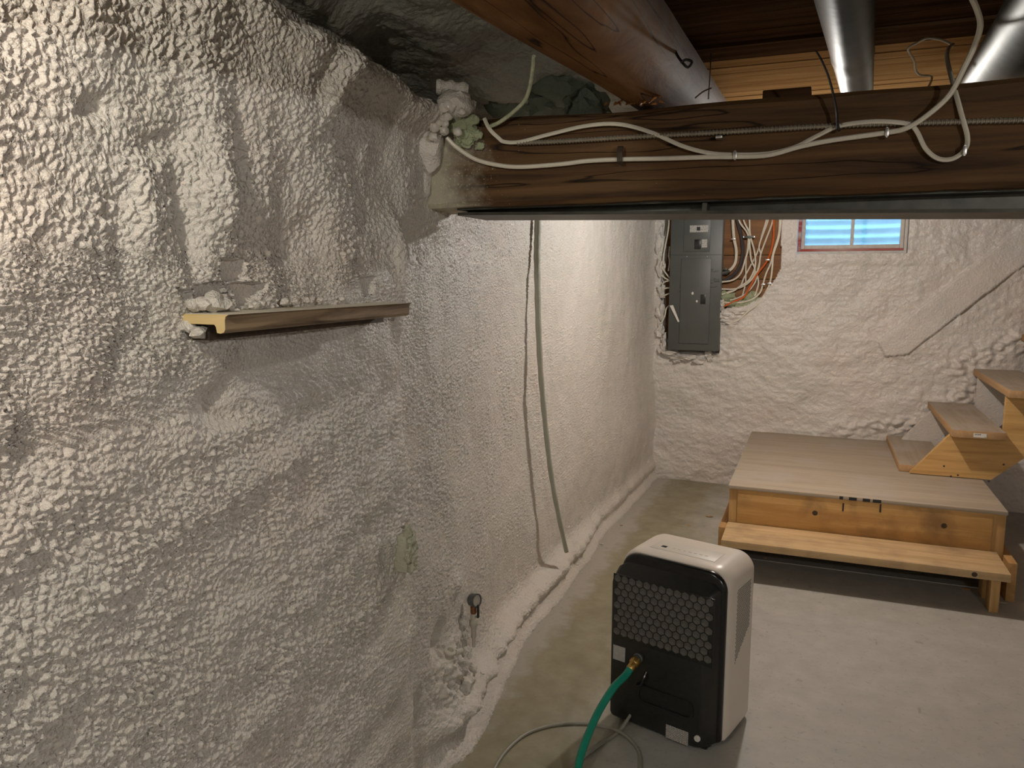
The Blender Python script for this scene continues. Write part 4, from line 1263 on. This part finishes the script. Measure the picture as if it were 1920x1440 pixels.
# honeycomb grille
FYL = -.1545
g0, g1, g2, g3 = DL(1150, 1078, FYL), DL(1338, 1122, FYL), DL(1336, 1248, FYL), DL(1152, 1196, FYL)
GX0, GX1, GZ0, GZ1 = (g0.x + g3.x) / 2, (g1.x + g2.x) / 2, (g2.z + g3.z) / 2, (g0.z + g1.z) / 2
GX0 = max(GX0, -.182)
gr = MB().rbox((GX0 - .003, FYL - .0012, GZ0 - .003), (GX1 + .003, FYL + .001, GZ1 + .003), .0008).build('grille', M['black'], dh, world=False)
HS = (GX1 - GX0) / 13.0        # pitch
hr = HS / math.sqrt(3)
def hexpts(r): return [(r * math.sin(math.pi / 3 * k), r * math.cos(math.pi / 3 * k)) for k in range(6)]


cell = MB().prism(hexpts(hr * .885), 1, -.0006, .0006)
proto = None
lat = MB()
nrow = int((GZ1 - GZ0) / (hr * 1.5))
for r_ in range(nrow + 1):
    for c_ in range(14):
        cx = GX0 + HS * (c_ + (.5 if r_ % 2 == 0 else 0)); cz = GZ1 - hr * .75 - r_ * hr * 1.5
        if cx > GX1 - HS * .2 or cx < GX0 + HS * .2 or cz < GZ0 + hr * .4: continue
        if proto is None:
            proto = cell.build('hexagon_cell', M['filter'], gr, smooth=False, world=False); o = proto
        else:
            o = proto.copy(); COL.objects.link(o); o.parent = gr
        o.location = (cx, FYL - .0014, cz)
        P_ = hexpts(hr * .995); Q_ = hexpts(hr * .90)
        v = [(cx + a_, FYL - .0012, cz + b_) for a_, b_ in P_] + [(cx + a_, FYL - .0030, cz + b_) for a_, b_ in P_] + [(cx + a_, FYL - .0030, cz + b_) for a_, b_ in Q_] + [(cx + a_, FYL - .0012, cz + b_) for a_, b_ in Q_]
        f = []
        for k in range(6):
            j = (k + 1) % 6
            f += [(k, j, 6 + j, 6 + k), (6 + k, 6 + j, 12 + j, 12 + k), (12 + k, 12 + j, 18 + j, 18 + k)]
        lat.add(v, f)
lat.build('lattice', M['black'], gr, smooth=False, world=False)
# stickers
for (pa, pb, mt, nm_) in (((1148, 1207), (1172, 1242), 'label_a', 'rating_label'), ((1249, 1357), (1290, 1399), 'label_b', 'warning_label')):
    a, b = DL(*pa, FYL), DL(*pb, FYL)
    MB().box((max(a.x, -.180), FYL - .0012, b.z), (b.x, FYL - .0003, a.z)).build(nm_, M[mt], dh, smooth=False, world=False)
p = DL(1308, 1384, FYL)
MB().lathe([(0, .010), (.006, .010), (.008, .008), (.008, .0035), (.004, .003), (.004, 0)], (p.x, FYL, p.z), (0, -1, 0), 20).build('drain_plug', M['paper'], dh, world=False)
# bucket grip: a rimmed slot
a, b = DL(1196, 1302, FYL), DL(1300, 1352, FYL)
o1 = rrect(a.x, b.x, b.z, b.z + .062, .022, 6)
o2 = rrect(a.x + .007, b.x - .007, b.z + .007, b.z + .055, .017, 6)
gm = MB().loft([[Vector((u_, FYL + .0005, w_)) for u_, w_ in o1], [Vector((u_, FYL - .006, w_)) for u_, w_ in o1], [Vector((u_, FYL - .006, w_)) for u_, w_ in o2], [Vector((u_, FYL - .0005, w_)) for u_, w_ in o2]], False, True)
gm.build('bucket_grip', M['black'], dh, world=False, angle=30)
# outlet collar and cord hook
p = DL(1197, 1233, FYL)
HC = Vector((p.x, FYL, p.z))
MB().lathe([(-.002, .017), (.004, .017), (.006, .014), (.012, .013)], HC, (0, -1, -.1), 20).build('drain_outlet', M['gauge_grey'], dh, world=False)
q = DL(1208, 1275, FYL)
MB().tube(spline([(q.x + .006, FYL, q.z + .03), (q.x + .004, FYL - .014, q.z + .012), (q.x, FYL - .018, q.z - .008), (q.x - .016, FYL - .014, q.z - .02), (q.x - .022, FYL, q.z - .02)], 5), .005, 8).build('cord_hook', M['black_gloss'], dh, world=False)
# top control panel
tz = hz
cpx = MB().rbox((-.115, -.035, tz - .001), (.115, .055, tz + .0012), .0008).build('control_panel', M['white_trim'], dh, world=False)
MB().rbox((-.085, -.012, tz + .001), (-.066, .004, tz + .0018), .0005).build('display', M['black_gloss'], cpx, world=False)
for i in range(7):
    MB().rbox((-.045 + i * .019, -.006, tz + .001), (-.035 + i * .019, .000, tz + .0017), .0004).build('button', M['cream'], cpx, world=False)
# side vent: a field of small holes, drawn as dark pegs on the right flank, hole shade put into the colour
sv = MB()
vs = .0085
for i in range(15):
    for j in range(36):
        yv = -.020 + i * vs + (vs / 2 if j % 2 else 0); zv = .265 + j * vs * .82
        if yv > .098: continue
        if zv < .265 + .10 * (yv + .02) / .12 * .9: continue
        if zv > .545: continue
        h6 = [(yv + .0031 * math.cos(math.pi / 3 * k), zv + .0031 * math.sin(math.pi / 3 * k)) for k in range(6)]
        sv.prism(h6, 0, .1895, .1904)
sv.build('side_vent_holes', M['mesh_grey'], dh, smooth=False, world=False, kind='stuff')
# power cord
cpts = [DM @ Vector((DL(1183, 1353, -.15).x, -.14, .045))] + [Vector(p) for p in (
    on(1160, 1372, 2, .006), on(1125, 1396, 2, .006), on(1095, 1420, 2, .006), on(1068, 1452, 2, .006), on(1075, 1500, 2, .006), on(1140, 1520, 2, .006), on(1192, 1480, 2, .006), on(1201, 1440, 2, .006), on(1196, 1405, 2, .006), on(1165, 1374, 2, .013), on(1120, 1360, 2, .006), on(1080, 1356, 2, .006), on(1030, 1361, 2, .006), on(985, 1377, 2, .006), on(950, 1407, 2, .006), on(928, 1440, 2, .006), on(912, 1480, 2, .006), on(900, 1560, 2, .006))]
MB().tube(spline(cpts, 10), .0052, 8).build('power_cord', M['cord'], dh)

# ------------------------------------------------------------------ garden hose
h0 = DM @ (HC + Vector((0, -.010, -.001)))
h1 = DM @ (HC + Vector((-.006, -.045, -.022)))
hs = thing('garden_hose', 'green garden hose screwed to the back of the dehumidifier', 'hose', h0)
ax = (h1 - h0).normalized()
MB().lathe([(0, .0155), (.004, .0165), (.022, .0165), (.024, .0135), (.042, .0135), (.044, .0125)], h0, ax, 16).build('brass_coupling', M['brass'], hs)
MB().lathe([(.004, .0172), (.006, .0178), (.018, .0178), (.020, .0172)], h0, ax, 10).build('coupling_nut', M['brass'], hs)
hp = [h0 + ax * .040, h0 + ax * .07, on(1150, 1290, 1, h0.y - .115), on(1122, 1335, 1, h0.y - .19), on(1102, 1380, 1, h0.y - .26), on(1088, 1420, 1, h0.y - .32), on(1078, 1460, 1, h0.y - .38)]
hp = [Vector(q) for q in hp]
last = hp[-1]
hp += [Vector((last.x - .03, last.y - .10, max(.06, last.z - .09))), Vector((last.x - .05, last.y - .25, .016)), Vector((last.x - .10, last.y - .6, .014)), Vector((last.x - .1, last.y - 1.2, .014))]
MB().tube(spline(hp, 10), .0122, 14).build('hose_body', M['hose'], hs)

# ------------------------------------------------------------------ small litter on the floor
for i, (px, py, s) in enumerate([(1330, 968, .02), (1322, 985, .008), (1435, 1046, .010), (1818, 1078, .03), (1812, 1104, .024), (1880, 1130, .016), (1292, 985, .012), (1128, 1020, .010), (1165, 985, .008)]):
    p = on(px, py, 2, .003)
    tag(MB().lump((p.x, p.y, .003), (s, s * .6, .003), 200 + i, .7, 2, 1.4).build('debris_chip', M['foam_cut' if i % 2 else 'tread_edge']), 'small pale chip of debris lying on the concrete floor', 'debris', 'chips of debris on the floor')

# ------------------------------------------------------------------ bulbs
for loc, watts, col, rad, lb in LAMPS:
    t = thing('ceiling_bulb', lb, 'lamp', loc)
    top = CEIL - .03 if loc[0] < -.45 else CEIL
    c = Vector(loc)
    MB().lathe([(0, .0), (.0, .038), (.014, .038), (.02, .028), (.035, .022), (.036, .0)], (c.x, c.y, top), (0, 0, -1), 20).build('lampholder', M['paper'], t)
    if top - .036 - (c.z + .045) > .005:
        MB().tube([(c.x, c.y, top - .03), (c.x, c.y, c.z + .04)], .006, 8).build('stem', M['paper'], t)
    ld = bpy.data.lights.new('bulb_light', 'POINT')
    ld.energy = watts; ld.color = col; ld.shadow_soft_size = rad
    lo = bpy.data.objects.new('bulb_light', ld)
    COL.objects.link(lo); lo.parent = t
